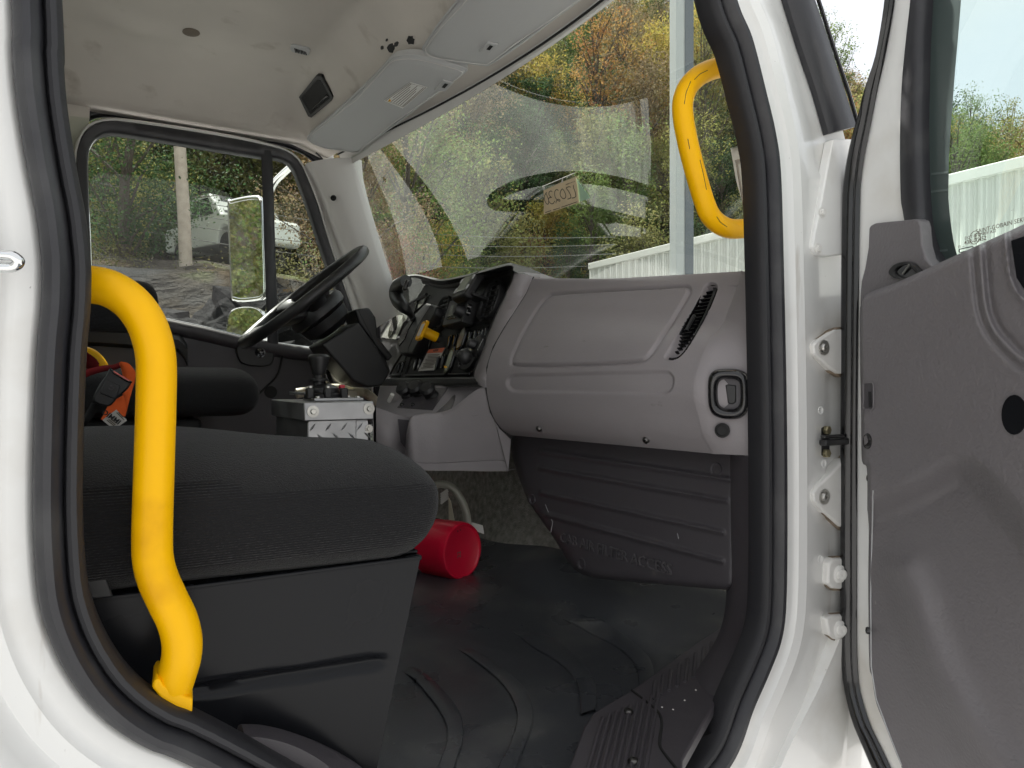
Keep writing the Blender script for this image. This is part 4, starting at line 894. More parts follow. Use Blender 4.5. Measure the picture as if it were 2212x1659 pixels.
# end cap between the rounded corner and the doorway
ce = resample([at(px, py, Y=.046) for px, py in ((1621, 588), (1621, 640), (1621, 720), (1621, 800), (1621, 880), (1621, 940), (1621, 984))], NV)
rows = [[Rs[j], lerp(Rs[j], ce[j], .06) + Vector((-.003, -.004, 0)), lerp(Rs[j], ce[j], .3) + Vector((-.001, -.001, 0)), lerp(Rs[j], ce[j], .7), ce[j], ce[j] + Vector((.05, .0, 0))] for j in range(NV)]
rows = [[p + Vector((.08, .02, .0)) for p in rows[0]]] + rows + [[p + Vector((.08, .03, .01)) for p in rows[-1]]]
ec = tag(loft('end_cap', rows, 'trim_grey', dash, angle=50), 'grey dashboard end facing the doorway')
# side vent with slats
vp0, vn = dash_pt(1493, 694); VPl = Plane(vp0, vn)
vo = [VPl(p.x, p.y, .004) for p in vent]; cv = sum(vo, Vector()) / len(vo)
vi = [VPl(cv_[0], cv_[1], .003) for cv_ in [(lerp(p.x, 1493, .13), lerp(p.y, 694, .04)) for p in vent]]
vr = ringplate('air_vent', vo, vi, vn * -.03, 'black_gloss', dash, bevel=.002)
prism('vent_throat', [p - vn * .022 for p in vi], -vn * .003, 'black_matte', vr, bevel=0)
ax0, ax1 = (1541, 622), (1446, 771)
for k in range(17):
    t = (k + .8) / 18; cx_, cy_ = lerp(ax0[0], ax1[0], t), lerp(ax0[1], ax1[1], t); w_ = 15.5 * min(1, math.sqrt(max(0, 1 - (abs(t - .5) * 2) ** 6)) + .05)
    a, b = VPl(cx_ - w_ - 1, cy_ + 2.5, .001), VPl(cx_ + w_, cy_ - 2.5, .001)
    u = (b - a).normalized(); up_ = vn.cross(u).normalized()
    mesh('slat', [a + up_ * .0012, b + up_ * .0012, b - vn * .012 - up_ * .003, a - vn * .012 - up_ * .003, a - up_ * .0004, b - up_ * .0004], [(0, 1, 5, 4), (0, 3, 2, 1), (4, 5, 2, 3)], 'black_gloss', vr, smooth=False)
tube('vent_wheel', [VPl(1500, 682, .001), VPl(1491, 698, .004), VPl(1484, 712, .001)], .0035, 'black_plastic', vr, n=8)
# black ring pull on the end cap
EP = fit(surf(ec), ((1560, 800), (1560, 900), (1605, 850)))
ro = cr([(p[0], p[1], 0) for p in ((1529, 850), (1531, 815), (1545, 799), (1575, 796), (1600, 799), (1615, 812), (1619, 850), (1616, 885), (1600, 903), (1575, 906), (1548, 901), (1533, 885))], 4, True)
ri = [(lerp(p.x, 1577, .46), lerp(p.y, 851, .42)) for p in ro]
RO = [EP(p.x, p.y, .004) for p in ro]; RI = [EP(*p, .004) for p in ri]
rows = []
for k_ in range(13):
    a = math.pi * k_ / 12; rows.append([lerp(o, i, (1 - math.cos(a)) / 2) + EP.n * (.018 * math.sin(a) ** .8 - .004) for o, i in zip(RO, RI)])
rows.append([p - EP.n * .02 for p in RI])
rp = tag(loft('ring_pull', rows, 'black_gloss', dash, cv=True, angle=80), 'glossy black rounded ring pull on the dashboard end')
prism('pull_well', [p + EP.n * -.002 for p in RI], -EP.n * .002, 'trim_dark', rp, bevel=0)
prism('pull_latch', [EP(px, py, .004) for px, py in ((1566, 832), (1572, 830), (1590, 832), (1590, 868), (1582, 874), (1572, 872))], -EP.n * .006, 'black_plastic', rp, bevel=.002)
lathe('hole_plug', EP(1560, 930, .002), EP.n, [(.0125, -.002), (.0125, .0012), (.0095, .002), (.009, -.001), (0, -.001)], 'black_matte', dash, n=20)
for q in ((1165, 926), (1396, 950)):
    p, n = dash_pt(*q); screw(p + n * .001, n, .0072, 'dark_steel', dash)
# raised lip at the top edge where the fascia meets the centre hood
# top of the dashboard, sloping down to the windscreen, with the curved demister slot
crest = [(.10, .985, .186), (.4, .965, .215), (.68, .945, .245), (.78, 1.0, .255), (1.1, 1.02, .25), (1.4, 1.05, .26), (1.65, 1.06, .25), (1.84, 1.04, .20)]
def crest_at(y): return float(np.interp(y, [c[0] for c in crest], [c[1] for c in crest])), float(np.interp(y, [c[0] for c in crest], [c[2] for c in crest]))
rows = []
for y in np.linspace(.07, 1.85, 60):
    x, z = crest_at(y); xb = botx(y) - .02; zb_ = .150
    rows.append([V(lerp(x, xb, t), y, lerp(z - .012, zb_, t ** .8) ) for t in np.linspace(0, 1, 9)])
dt_ = tag(loft('dash_top', rows, 'trim_grey', dash, angle=60), 'grey top of the dashboard under the windscreen')
tube('demister_slot', [V(botx(y) - .075, y, .172) for y in np.linspace(.2, 1.75, 40)], .009, 'black_matte', dt_, n=6)
# ------------------------------------------------------------------ dark filter cover below
fc = root('filter_cover', 'dark plastic cover below the dashboard lettered CAB AIR FILTER ACCESS', 'panel cover', V(.92, .4, -.4))
A0, A1 = V(.905, .75, -.2), V(.965, .08, -.2)
FN = (A1 - A0).cross(UP).normalized()
if FN.dot(EYE - A0) < 0: FN = -FN
FC = Plane(A0, (FN + UP * .10).normalized())
ol = [(1100, 905), (1104, 950), (1106, 984), (1120, 1030), (1141, 1084), (1191, 1154), (1224, 1208), (1240, 1230), (1255, 1240), (1282, 1249), (1350, 1256), (1450, 1264), (1550, 1273), (1572, 1274), (1584, 1268), (1589, 1255), (1591, 1100), (1592, 997), (1590, 905)]
NU, NV = 170, 120; pts = []; mask = []
xs = np.linspace(1085, 1600, NU); yv = np.linspace(900, 1285, NV)
flat = np.array([(x, y) for y in yv for x in xs])
d, ins = pdist(flat, ol); sd = np.where(ins, d, -d)
# snap border points on the outline
Q = np.array(ol, float)
def snap(p):
    best = None
    for a, b in zip(Q, np.roll(Q, -1, 0)):
        ab = b - a; t = min(1, max(0, (p - a) @ ab / (ab @ ab))); q = a + t * ab; dd_ = np.hypot(*(p - q))
        if best is None or dd_ < best[0]: best = (dd_, q)
    return best[1]
grooves = [((1170, 975), (1575, 1036)), ((1165, 1010), (1568, 1082)), ((1170, 1064), (1560, 1150)), ((1180, 1112), (1558, 1212)), ((1140, 955), (1578, 1003))]
hh = .003 * np.zeros(len(flat))
for a, b in grooves[:4]:
    dg, _ = pdist(flat, [zc(*q) for q in ()] or [a, b], False); hh += .0075 * np.exp(-(dg / 5.0) ** 2) * np.sign(1)
rim = -.016 * np.exp(-np.maximum(sd, 0) / 5.0)
v = []; idx = {}
step = 2.2
for k, p in enumerate(flat):
    if sd[k] > -step * 1.4:
        q = p if sd[k] > 0 else snap(p); idx[k] = len(v); v.append(FC(q[0], q[1], float(hh[k] + rim[k])))
f = []
for j in range(NV - 1):
    for i in range(NU - 1):
        c = [j * NU + i, j * NU + i + 1, (j + 1) * NU + i + 1, (j + 1) * NU + i]
        if all(q in idx for q in c) and any(ins[q] for q in c): f.append(tuple(idx[q] for q in c))
cvp = tag(mesh('cover_panel', v, f, 'trim_dark', fc, angle=80), 'dark moulded cover with long ridges')
sk = [FC(x, y, -.016) for x, y in ol]; loft('cover_skirt', [sk, [p - FC.n * .05 for p in sk]], 'trim_dark', fc, cv=True)
for q in ((1547, 1014), (1149, 1079), (1256, 1218)): 
    o = lathe('fixing_boss', FC(*q, .001), FC.n, [(.013, -.002), (.012, .002), (.009, .001), (.007, -.005), (.004, -.006), (0, -.004)], 'trim_dark', cvp, n=16)
tx = (FC(1385, 1208) - FC(1211, 1157)).normalized()
text('embossed_lettering', 'CAB AIR FILTER ACCESS', FC(1209, 1170, .0015), tx, UP, .0315, 'letter_highlight', cvp, ext=.0014)
tube('scratch', [FC(px, py, .0012) for px, py in ((1178, 1090), (1186, 1110), (1194, 1128), (1190, 1150))], .0006, 'visor_grey', cvp, n=5); tube('scratch', [FC(1463, 1152, .0012), FC(1466, 1164, .0012)], .0005, 'visor_grey', cvp, n=5)

# ================================================================== instrument panel (black, turned to the driver)
ip = root('instrument_panel', 'black instrument and switch panel with wavy hood and round vents', 'instrument panel', V(.82, 1.1, 0))
P1, P2, P3 = at(1035, 830, Y=.76), at(1105, 592, Y=.76), at(845, 830, Y=1.62)
IN = (P2 - P1).cross(P3 - P1).normalized()
if IN.dot(EYE - P1) < 0: IN = -IN
IP = Plane(P1, IN)
IX = (P1 - P3).normalized(); IY = IN.cross(IX); IY = IY if IY.z > 0 else -IY
def zp(u, v): return (799.3 + .16275 * u, 572.5 + .16275 * v)
hood = [zp(*q) for q in ((0, 520), (120, 400), (240, 300), (360, 225), (480, 192), (620, 182), (760, 215), (880, 250), (1000, 252), (1200, 218), (1400, 172), (1700, 92), (1830, 62), (1890, 70), (1905, 110), (1890, 200))]
right = [zp(*q) for q in ((1640, 740), (1400, 1380), (1380, 1480), (1400, 1560), (1450, 1590))]
low = [zp(*q) for q in ((180, 1600), (60, 1500), (-60, 1300), (-60, 800))]
out = cr([(a, b, 0) for a, b in hood], 4); 
outl = [(p.x, p.y) for p in out] + right + low
face = mesh('panel_face', [IP(*p, -.012) for p in outl], [tuple(range(len(outl)))], 'black_plastic', ip)
inn = [(lerp(p[0], 960, .045), lerp(p[1], 715, .075)) for p in outl]
fr_ = ringplate('panel_surround', [IP(*p, .006) for p in outl], [IP(*p, -.004) for p in inn], -IN * .016, 'black_plastic', ip, bevel=.003)
# hood that stands out over the gauges
hh_ = [(p.x, p.y) for p in out[:-6]]
rows = [[IP(*p, .004) for p in hh_], [IP(p[0], p[1] - 1, .035) + UP * .004 for p in hh_], [IP(p[0], p[1] - 2, .045) + UP * .008 for p in hh_], [IP(p[0], p[1], .030) + UP * .016 for p in hh_], [IP(*p, -.05) + UP * .012 + Vector((.05, 0, 0)) for p in hh_], [IP(*p, -.1) + Vector((.20, 0, -.03)) for p in hh_]]
tag(loft('hood', rows, 'black_plastic', ip, angle=70), 'wavy black hood over the gauges')
def disc_outline(c, rx, ry, rot=0, n=28, pw=2.4):
    o = []
    for k in range(n):
        a = 2 * math.pi * k / n; x = rx * math.copysign(abs(math.cos(a)) ** (2 / pw), math.cos(a)); y = ry * math.copysign(abs(math.sin(a)) ** (2 / pw), math.sin(a))
        o.append((x * math.cos(rot) - y * math.sin(rot), x * math.sin(rot) + y * math.cos(rot)))
    return [IP(*zp(*c)) + IX * x + IY * y for x, y in o]
def quad_on(pts, o, th, mat, name, parent, bevel=.002): return prism(name, [IP(*zp(*q), o) for q in pts], -IN * th, mat, parent, bevel=bevel)
# recessed strip fields (three trays)
quad_on(((860, 830), (1650, 745), (1420, 1400), (1410, 1440), (520, 1460), (470, 1430)), -.0095, .004, 'black_matte', 'switch_field', ip, .001)
tube('field_rim', [IP(*zp(*q), -.006) for q in ((470, 1450), (560, 1200), (740, 900), (860, 835), (1650, 745), (1420, 1390), (1330, 1450), (480, 1470))], .004, 'black_plastic', ip, n=8, closed=True)
tube('field_rim', [IP(*zp(*q), -.006) for q in ((260, 1470), (330, 1330), (440, 1160), (500, 1150), (440, 1330), (400, 1460))], .004, 'black_plastic', ip, n=8, closed=True)
# round vents with bars
def pvent(c, rx, ry, rot):
    o = disc_outline(c, rx, ry, rot); i = disc_outline(c, rx * .84, ry * .9, rot)
    vr = ringplate('round_vent', [p + IN * .010 for p in o], [p + IN * .004 for p in i], -IN * .02, 'black_plastic', ip, bevel=.004, seg=3)
    prism('vent_throat', [p - IN * .010 for p in i], -IN * .002, 'black_matte', vr, bevel=0)
    cc = IP(*zp(*c)); 
    for k in range(7):
        t = (k - 3) / 3.6; hw = rx * .84 * math.sqrt(max(.05, 1 - t * t)); yy = ry * .9 * t
        a = cc + IX * (-hw * math.cos(rot) - yy * math.sin(rot)) + IY * (-hw * math.sin(rot) + yy * math.cos(rot)); b = cc + IX * (hw * math.cos(rot) - yy * math.sin(rot)) + IY * (hw * math.sin(rot) + yy * math.cos(rot))
        tube('slat', [a, b], .0022, 'black_plastic', vr, n=6)
    for s in (-.35, .35): tube('slat', [cc + IX * rx * s - IY * ry * .8, cc + IX * rx * s + IY * ry * .8], .0016, 'black_plastic', vr, n=6)
    return vr
pvent((1600, 480), .062, .058, 0); pvent((960, 640), .062, .058, 0)
# gauge glass behind the wheel
material('gauge_glass', (.30, .31, .28), .12, coat=.5)
gg = quad_on(((120, 960), (240, 760), (400, 600), (740, 410), (700, 520), (560, 640), (440, 760), (380, 900), (340, 990)), -.004, .004, 'gauge_glass', 'gauge_glass', ip, .002)
tube('gauge_bezel', [IP(*zp(*q), .000) for q in ((90, 990), (230, 760), (400, 580), (750, 390))], .006, 'black_plastic', ip, n=8)
for c in ((300, 820), (560, 600)): 
    lathe('gauge_dial', IP(*zp(*c), .001), IN, [(.045, -.001), (.045, .0012), (.040, .0004), (0, .0004)], 'black_gloss', gg, n=28)
# radio / two-way set on the panel top, and radio below
u_, v_, w_ = IX, IY, IN
Rm = Matrix((IX, IN, IY)).transposed()
cb = root('dash_display', 'black box display clipped to the top of the instrument panel', 'display', IP(*zp(1300, 430)))
rot2 = Matrix.Rotation(R(-14), 3, IX) @ Rm
c0 = IP(*zp(1300, 300), .040)
bx = box('display_case', c0, (.112, .026, .080), 'black_plastic', cb, rot=rot2, bevel=.006)
sc_ = box('display_screen', c0 + rot2 @ Vector((-.004, .0138, .004)), (.070, .001, .052), 'gauge_glass', cb, rot=rot2, bevel=0)
for k in range(2):
    for s in (-1, 1): box('display_button', c0 + rot2 @ Vector((s * .046, .014, .018 - k * .032)), (.012, .003, .016), 'visor_grey', cb, rot=rot2, bevel=.0015)
box('display_foot', IP(*zp(1380, 440), .022), (.10, .045, .010), 'black_plastic', cb, rot=Rm, bevel=.003)
rd = root('radio_set', 'black radio with one large round knob in the instrument panel', 'radio', IP(*zp(1230, 640)))
rc = IP(*zp(1205, 640), .016)
box('radio_case', rc, (.165, .036, .078), 'black_plastic', rd, rot=Rm, bevel=.003)
box('radio_screen', IP(*zp(1100, 600), .035), (.060, .001, .034), 'gauge_glass', rd, rot=Rm, bevel=0)
box('radio_key_row', IP(*zp(1090, 690), .0352), (.085, .004, .010), 'black_gloss', rd, rot=Rm, bevel=.001)
lathe('tuning_knob', IP(*zp(1225, 620), .034), IN, [(.021, 0), (.019, .012), (.017, .020), (.015, .024), (0, .025)], 'black_plastic', rd, n=10)
for q in ((1330, 560), (1320, 640)): lathe('small_knob', IP(*zp(*q), .034), IN, [(.008, 0), (.007, .008), (0, .010)], 'black_gloss', rd, n=12)
# rocker switches
def rocker(c, w=.013, h=.042, tilt=0.0, name='rocker_switch', th=.008):
    o = IP(*zp(*c)); pts = [o + IX * (x * w / 2) + IY * (y * h / 2) for x, y in ((-1, -.8), (-.6, -1), (.6, -1), (1, -.8), (1, .8), (.6, 1), (-.6, 1), (-1, .8))]
    s = ringplate(name, [p + IN * -.002 for p in pts], [lerp(p, o, .2) + IN * -.002 for p in pts], -IN * .006, 'black_gloss', ip, bevel=.001)
    prism('rocker', [lerp(p, o, .24) + IN * (.001 + .004 * (p - o).dot(IY) / h) for p in pts], -IN * th, 'black_gloss', s, bevel=.0015)
    return s
for c in ((1040, 1010), (1110, 1000), (1310, 960), (1380, 945), (700, 1100 - 60), (780, 1080 - 50), (590, 1310), (650, 1300), (880, 1290), (955, 1270), (370, 1350), (420, 1340)): rocker(c)
for k in range(3): rocker((1440 + 42 * k, 930 - 12 * k), .008, .04)
for c, rx, ry in (((1215, 965), .024, .042), ((1055, 1270), .024, .042)):
    o = disc_outline(c, rx, ry, 0); g_ = prism('gauge', [p + IN * .002 for p in o], -IN * .012, 'black_gloss', ip, bevel=.004, seg=3)
    prism('gauge_lens', [lerp(p, IP(*zp(*c)), .28) + IN * .0025 for p in o], -IN * .002, 'gauge_glass', g_, bevel=0)
quad_on(((980, 1335), (1010, 1340), (1025, 1360), (985, 1365)), .003, .002, 'yellow', 'gauge_mark', ip, 0)
# warning label
wl = quad_on(((780, 1120), (995, 1095), (840, 1395), (635, 1410)), -.004, .002, 'paper', 'warning_label', ip, 0)
quad_on(((780, 1120), (995, 1095), (955, 1160), (755, 1170)), -.0032, .0006, 'warn_orange', 'label_header', wl, 0)
a = IP(*zp(800, 1160), -.0028); text('label_print', 'WARNING', IP(*zp(835, 1150), -.0028), IX, IY, .0105, 'ink', wl, ext=.0001, bold=.0002)
for k in range(10):
    t = (k + 1.2) / 11.5; A_ = (lerp(762, 650, t), lerp(1172, 1395, t)); B_ = (lerp(950, 845, t), lerp(1165, 1380, t)); s_ = .08 + .1 * ((k * 7) % 3) / 2
    ribbon('print_line', [IP(*zp(lerp(A_[0], B_[0], s_), lerp(A_[1], B_[1], s_)), -.0028), IP(*zp(lerp(A_[0], B_[0], 1 - s_), lerp(A_[1], B_[1], 1 - s_)), -.0028)], .0022, IN, 'print_grey', wl, thick=.0002)
# ball mount with four bolts and a small knob
bm_ = root('ball_mount', 'black ball mount plate with four bolts on the switch panel', 'mount', IP(*zp(1290, 1250)))
o = [zp(*q) for q in ((1200, 1380), (1150, 1340), (1200, 1180), (1300, 1090), (1410, 1090), (1420, 1170), (1330, 1340), (1250, 1395))]
prism('mount_plate', [IP(p.x, p.y, .004) for p in cr([(a, b, 0) for a, b in o], 3, True)], -IN * .012, 'black_plastic', bm_, bevel=.002)
lathe('ball_stem', IP(*zp(1275, 1215), .003), IN, [(.016, 0), (.012, .008), (.009, .018), (.009, .03)], 'black_plastic', bm_, n=16)
bc = IP(*zp(1255, 1215), .045); lathe('ball', bc, IN, [(.0195 * math.sin(a), -.0195 * math.cos(a)) for a in np.linspace(0.001, math.pi, 14)], 'black_plastic', bm_, n=22)
for q in ((1285, 1140), (1360, 1125), (1200, 1330), (1275, 1310)): bolt(IP(*zp(*q), .005), IN, .0065, 'chrome', bm_, washer=0)
kn = lathe('clamp_knob', IP(*zp(1440, 1080), .014), IN, [(.030, -.004), (.030, .006), (.024, .010), (.012, .011), (.012, .026), (.009, .030), (0, .031)], 'black_plastic', bm_, n=18)
text('knob_lettering', 'DIMMER', IP(*zp(1428, 1135), .025), IX * .5 + IY * .85, IY * .5 - IX * .85, .009, 'visor_grey', kn, ext=.0001)
# parking brake knob
pk = root('brake_knob', 'yellow push-pull parking brake knob on the switch panel', 'knob', IP(*zp(930, 990)))
k0 = IP(*zp(935, 985), .003); KA = (IN + IX * -.05 + UP * .10).normalized()
lathe('knob_collar', k0, KA, [(.014, 0), (.014, .012), (.010, .014)], 'black_plastic', pk, n=14)
lathe('knob_stem', k0 + KA * .012, KA, [(.0155, 0), (.0155, .045), (.013, .052)], 'yellow', pk, n=18)
ku, kv, _ = frame_of(KA); kc = k0 + KA * .066
sq = [kc + ku * (x * .031) + kv * (y * .031) for x, y in ((-1, -.75), (-.75, -1), (.75, -1), (1, -.75), (1, .75), (.75, 1), (-.75, 1), (-1, .75))]
prism('knob_face', sq, -KA * .010, 'yellow', pk, bevel=.002)
prism('knob_label', [lerp(p, kc, .35) + KA * .0006 for p in sq], -KA * .0008, 'paper', pk, bevel=0)
for c in ((1680, 205), (1690, 640), (1320, 1440), (190, 1480), (790, 410), (395, 1480)): screw(IP(*zp(*c), .004), IN, .004, 'black_gloss', ip, 'panel_screw')

# ------------------------------------------------------------------ gear selector lever on the panel
gs = root('gear_selector', 'black shift lever with curved grip in a tall black housing', 'gear lever', IP(*zp(520, 1000)))
hp = [zp(*q) for q in ((830, 520), (885, 545), (850, 650), (560, 1165), (545, 1180), (400, 1180), (340, 1080), (360, 1000), (440, 880), (600, 640), (740, 500))]
hf = [IP(*q, .028) for q in hp]
prism('housing', hf, -IN * .05, 'black_plastic', gs, bevel=.008, seg=3)
tube('housing_seam', [IP(*zp(*q), .0295) for q in ((820, 520), (640, 800), (510, 1100), (505, 1170))], .0008, 'black_matte', gs, n=5)
prism('gate_plate', [IP(*zp(*q), .031) for q in ((420, 880), (560, 690), (585, 720), (500, 860), (460, 980), (380, 1080), (365, 1040))], -IN * .006, 'black_gloss', gs, bevel=.002)
lv = cr([IP(*zp(*q), o) for q, o in (((565, 690), .03), ((530, 640), .06), ((460, 570), .085), ((380, 480), .10), ((345, 380), .11), ((370, 290), .115), ((430, 240), .115), ((480, 215), .112))], 6)
tube('lever_grip', lv, .024, 'black_plastic', gs, n=18, rf=lambda t: lerp(.42, 1.0, sst(.05, .45, t)) * lerp(1, .86, sst(.6, 1, t)))
tube('lever_neck', [IP(*zp(590, 740), .015), IP(*zp(555, 680), .045)], .011, 'black_plastic', gs, n=12)
box('grip_button', IP(*zp(475, 265), .135), (.018, .012, .034), 'black_gloss', gs, rot=Rm, bevel=.004)
# ------------------------------------------------------------------ side wall of the centre stack
e0 = [IP(*zp(*q), .006) for q in ((1905, 110), (1890, 200), (1640, 740), (1400, 1380), (1380, 1480), (1400, 1560), (1450, 1592))]
e1 = [at(px, py, Y=.70) for px, py in ((1152, 597), (1146, 612), (1097, 697), (1056, 785), (1052, 808), (1051, 828), (1051, 838))]
e0 = resample(e0, 40); e1 = resample(e1, 40)
rows = [[a + Vector((.02, .02, 0)), a, lerp(a, b, .1) + Vector((-.006, -.006, 0)), lerp(a, b, .5) + Vector((-.008, -.010, 0)), lerp(a, b, .9) + Vector((-.003, -.006, 0)), b, b + Vector((.02, .0, 0))] for a, b in zip(e0, e1)]
tag(loft('stack_side', rows, 'trim_grey', dash, angle=60), 'grey side wall of the centre stack')
tube('stack_seam', [at(px, py, Y=.702) for px, py in ((1152, 598), (1138, 632), (1097, 697), (1067, 750), (1053, 794), (1051, 838), (1061, 890), (1082, 925), (1104, 946))], .003, 'black_matte', dash, n=6)
tag(loft('hood_cap', [[at(1105, 588, Y=.75), at(1128, 588, Y=.73), at(1156, 600, Y=.70)], [at(1100, 585, Y=.80) + Vector((.05, 0, .0)), at(1130, 588, Y=.76) + Vector((.06, 0, 0)), at(1200, 613, Y=.68) + Vector((.06, 0, -.002))], [at(1090, 590, Y=.90) + Vector((.2, 0, -.03)), at(1150, 600, Y=.80) + Vector((.25, 0, -.05)), at(1250, 625, Y=.66) + Vector((.22, 0, -.04))]], 'trim_grey', dash), 'grey corner of the centre hood')

# ------------------------------------------------------------------ lower console
cs = root('lower_console', 'grey lower centre console with a tray of rubber-capped switches', 'console', V(.75, .85, -.2))
def c2(u, v): return (540 + u * .29297, 486 + v * .29297)
# front pocket wall (big grey block on the passenger side)
rows = []
for px0, py0, px1, py1, Y0, Y1 in ((1052, 838, 1052, 838, .71, .71),):
    pass
TL = [(880, 962), (880, 930), (886, 905), (902, 897), (945, 893), (972, 885), (995, 868), (1015, 852), (1035, 840), (1051, 836)]
BL = [(868, 1016), (878, 1016), (892, 1016), (912, 1016), (945, 1017), (972, 1017), (1000, 1017), (1035, 1018), (1070, 1018), (1097, 1018)]
Yt = [.90, .86, .84, .835, .82, .80, .775, .75, .725, .708]; Yb = [.90, .86, .84, .83, .815, .80, .785, .765, .74, .72]
T = cr([at(*p, Y=y) for p, y in zip(TL, Yt)], 5); B = cr([at(*p, Y=y) for p, y in zip(BL, Yb)], 5)
rows = [[a + Vector((.03, .03, -.004)), a + Vector((.006, .006, .002)), a, lerp(a, b, .08) + Vector((-.004, -.004, 0)), lerp(a, b, .5) + Vector((-.004, -.005, 0)), lerp(a, b, .86), lerp(a, b, .865) + Vector((.002, .002, 0)), lerp(a, b, .87), b, b + Vector((.04, .03, .0))] for a, b in zip(T, B)]
tag(loft('console_wall', rows, 'trim_grey', cs, angle=50), 'grey rounded console wall facing the passenger seat')
rgt = [(1051, 838), (1058, 880), (1075, 918), (1104, 946), (1098, 1018)]
mesh('console_end', [at(*p, Y=.706) for p in rgt] + [at(1051, 838, Y=.706)], [(0, 1, 2, 3, 4)], 'trim_grey', cs)
# sloping tray with switches
TP = Plane(at(945, 868, Y=.95), (-.45, -.25, .86))
tr = [c2(*q) for q in ((960, 1190), (1740, 1188), (1640, 1240), (1560, 1330), (1480, 1395), (1330, 1400), (1200, 1410), (1170, 1420), (940, 1375), (930, 1340))]
mesh('tray', [TP(*p) for p in tr], [tuple(range(len(tr)))], 'trim_grey', cs, solid=.004)
sw = [c2(*q) for q in ((1190, 1198), (1460, 1198), (1345, 1362), (1085, 1345))]
sb = prism('switch_plate', [TP(*p, .004) for p in sw], -TP.n * .004, 'trim_dark', cs, bevel=.001)
for q in ((1165, 1255), (1250, 1245), (1340, 1260)):
    c = TP(*c2(*q), .004); ax = (TP.n + Vector((-.3, -.3, -.1))).normalized()
    k = lathe('switch_boot', c, ax, [(.020, 0), (.018, .006), (.014, .012), (.020, .022), (.022, .032), (.016, .040), (0, .042)], 'black_plastic', cs, n=14)
for q in ((1120, 1325), (1210, 1215), (1200, 1325)): screw(TP(*c2(*q), .005), TP.n, .006, 'black_gloss', sb)
# inner walls of the tray and the dark side of the console behind the control box
A = [c2(*q) for q in ((930, 1345), (1090, 1400), (1180, 1420), (1150, 1640), (1140, 1720), (930, 1720))]
mesh('console_side', [at(*p, Y=.93) for p in A], [tuple(range(6))], 'trim_grey', cs, solid=.004)
mesh('console_recess', [at(*c2(*q), Y=.92) for q in ((1090, 1430), (1175, 1440), (1140, 1640), (1110, 1600))], [(0, 1, 2, 3)], 'trim_dark', cs)
rc_ = cr([TP(*c2(*q), .003) for q in ((1360, 1395), (1440, 1320), (1500, 1255), (1515, 1260), (1500, 1320), (1460, 1385), (1400, 1408))], 4, True)
prism('cup_hollow', rc_, -TP.n * .002, 'trim_dark', cs, bevel=.001)
tube('lever_bright', [TP(*c2(1025, 1300), .01), TP(*c2(1050, 1250), .03)], .006, 'paper', cs, n=8)
# dark trim band under the instrument panel
bd = [zp(*q) for q in ((150, 1500), (1430, 1480), (1480, 1590), (170, 1600))]
prism('lower_band', [IP(*p, .012) for p in bd], -IN * .02, 'black_plastic', ip, bevel=.006, seg=3)
# ================================================================== steering wheel and column
sw_ = root('steering_wheel', 'black steering wheel with finger grips and three padded spokes', 'steering wheel', at(660, 640, Y=1.42))
WC = at(657, 639, Y=1.42); WD = Vector((math.cos(R(41)), 0, math.sin(R(41)))); WY = Vector((0, 1, 0)); WN = WD.cross(WY).normalized()
if WN.x > 0: WN = -WN                       # towards the driver: back and up
WR = .228
rows = []
for i in range(144):
    a = 2 * math.pi * i / 144; c = WC + (WD * math.cos(a) + WY * math.sin(a)) * WR; er = (WD * math.cos(a) + WY * math.sin(a))
    scal = max(0, math.sin(a * 24)) * .0022 if abs(math.cos(a)) < .97 else 0
    rows.append([c + er * (math.cos(b) * (.0160 + (scal if math.cos(b) < -.2 else 0))) + WN * math.sin(b) * .0165 for b in np.linspace(0, 2 * math.pi, 15)[:-1]])
loft('rim', rows, 'black_plastic', sw_, cu=True, cv=True, angle=80)
def spoke(a, w0, w1):
    er = WD * math.cos(a) + WY * math.sin(a); et = WD * -math.sin(a) + WY * math.cos(a); rows = []
    for t in np.linspace(0, 1, 10):
        r_ = lerp(.045, WR - .004, t); w_ = lerp(w0, w1, t) * (1 - .25 * math.sin(math.pi * t)) + .025 * sst(.8, 1, t); h = -.055 * (1 - t) ** 1.3
        c = WC + er * r_ + WN * h
        rows.append([c + et * (w_ * math.cos(b)) + WN * (.012 * math.sin(b)) for b in np.linspace(0, 2 * math.pi, 13)[:-1]])
    return loft('spoke', rows, 'black_plastic', sw_, cv=True, angle=80)
for a in (R(95), R(-95), R(180 - 38), R(180 + 38)): spoke(a, .040, .026)
hub = lathe('hub_pad', WC - WN * .085, WN, [(.075, 0), (.092, .012), (.094, .030), (.085, .046), (.06, .054), (0, .058)], 'black_plastic', sw_, n=32)
lathe('hub_back', WC - WN * .135, WN, [(.045, 0), (.075, .02), (.082, .05)], 'black_plastic', sw_, n=28)
ms = [WC + WY * -.06 + WD * d + WN * -.022 for d in np.linspace(-.09, .05, 12)]
tube('switch_pod', ms, .015, 'trim_dark', sw_, n=10, rf=lambda t: .8 + .3 * math.sin(t * 9) ** 2)
scn = root('steering_column', 'angular black steering column cover below the wheel', 'steering column', at(800, 830, Y=1.42))
cz = [[(700, 735), (765, 660), (800, 668), (830, 700), (842, 770), (838, 835), (790, 838), (760, 800)], ]
A = [at(px, py, Y=1.34) for px, py in ((695, 744), (774, 695), (835, 778), (845, 802), (826, 834), (795, 838), (763, 823))]
prism('shroud', A, (0, .17, 0), 'black_plastic', scn, bevel=.007, seg=3)
A = [at(px, py, Y=1.36) for px, py in ((766, 668), (798, 664), (812, 685), (818, 729), (850, 770), (838, 782), (776, 697))]
prism('shroud_top', A, (0, .13, 0), 'black_plastic', scn, bevel=.007, seg=3)
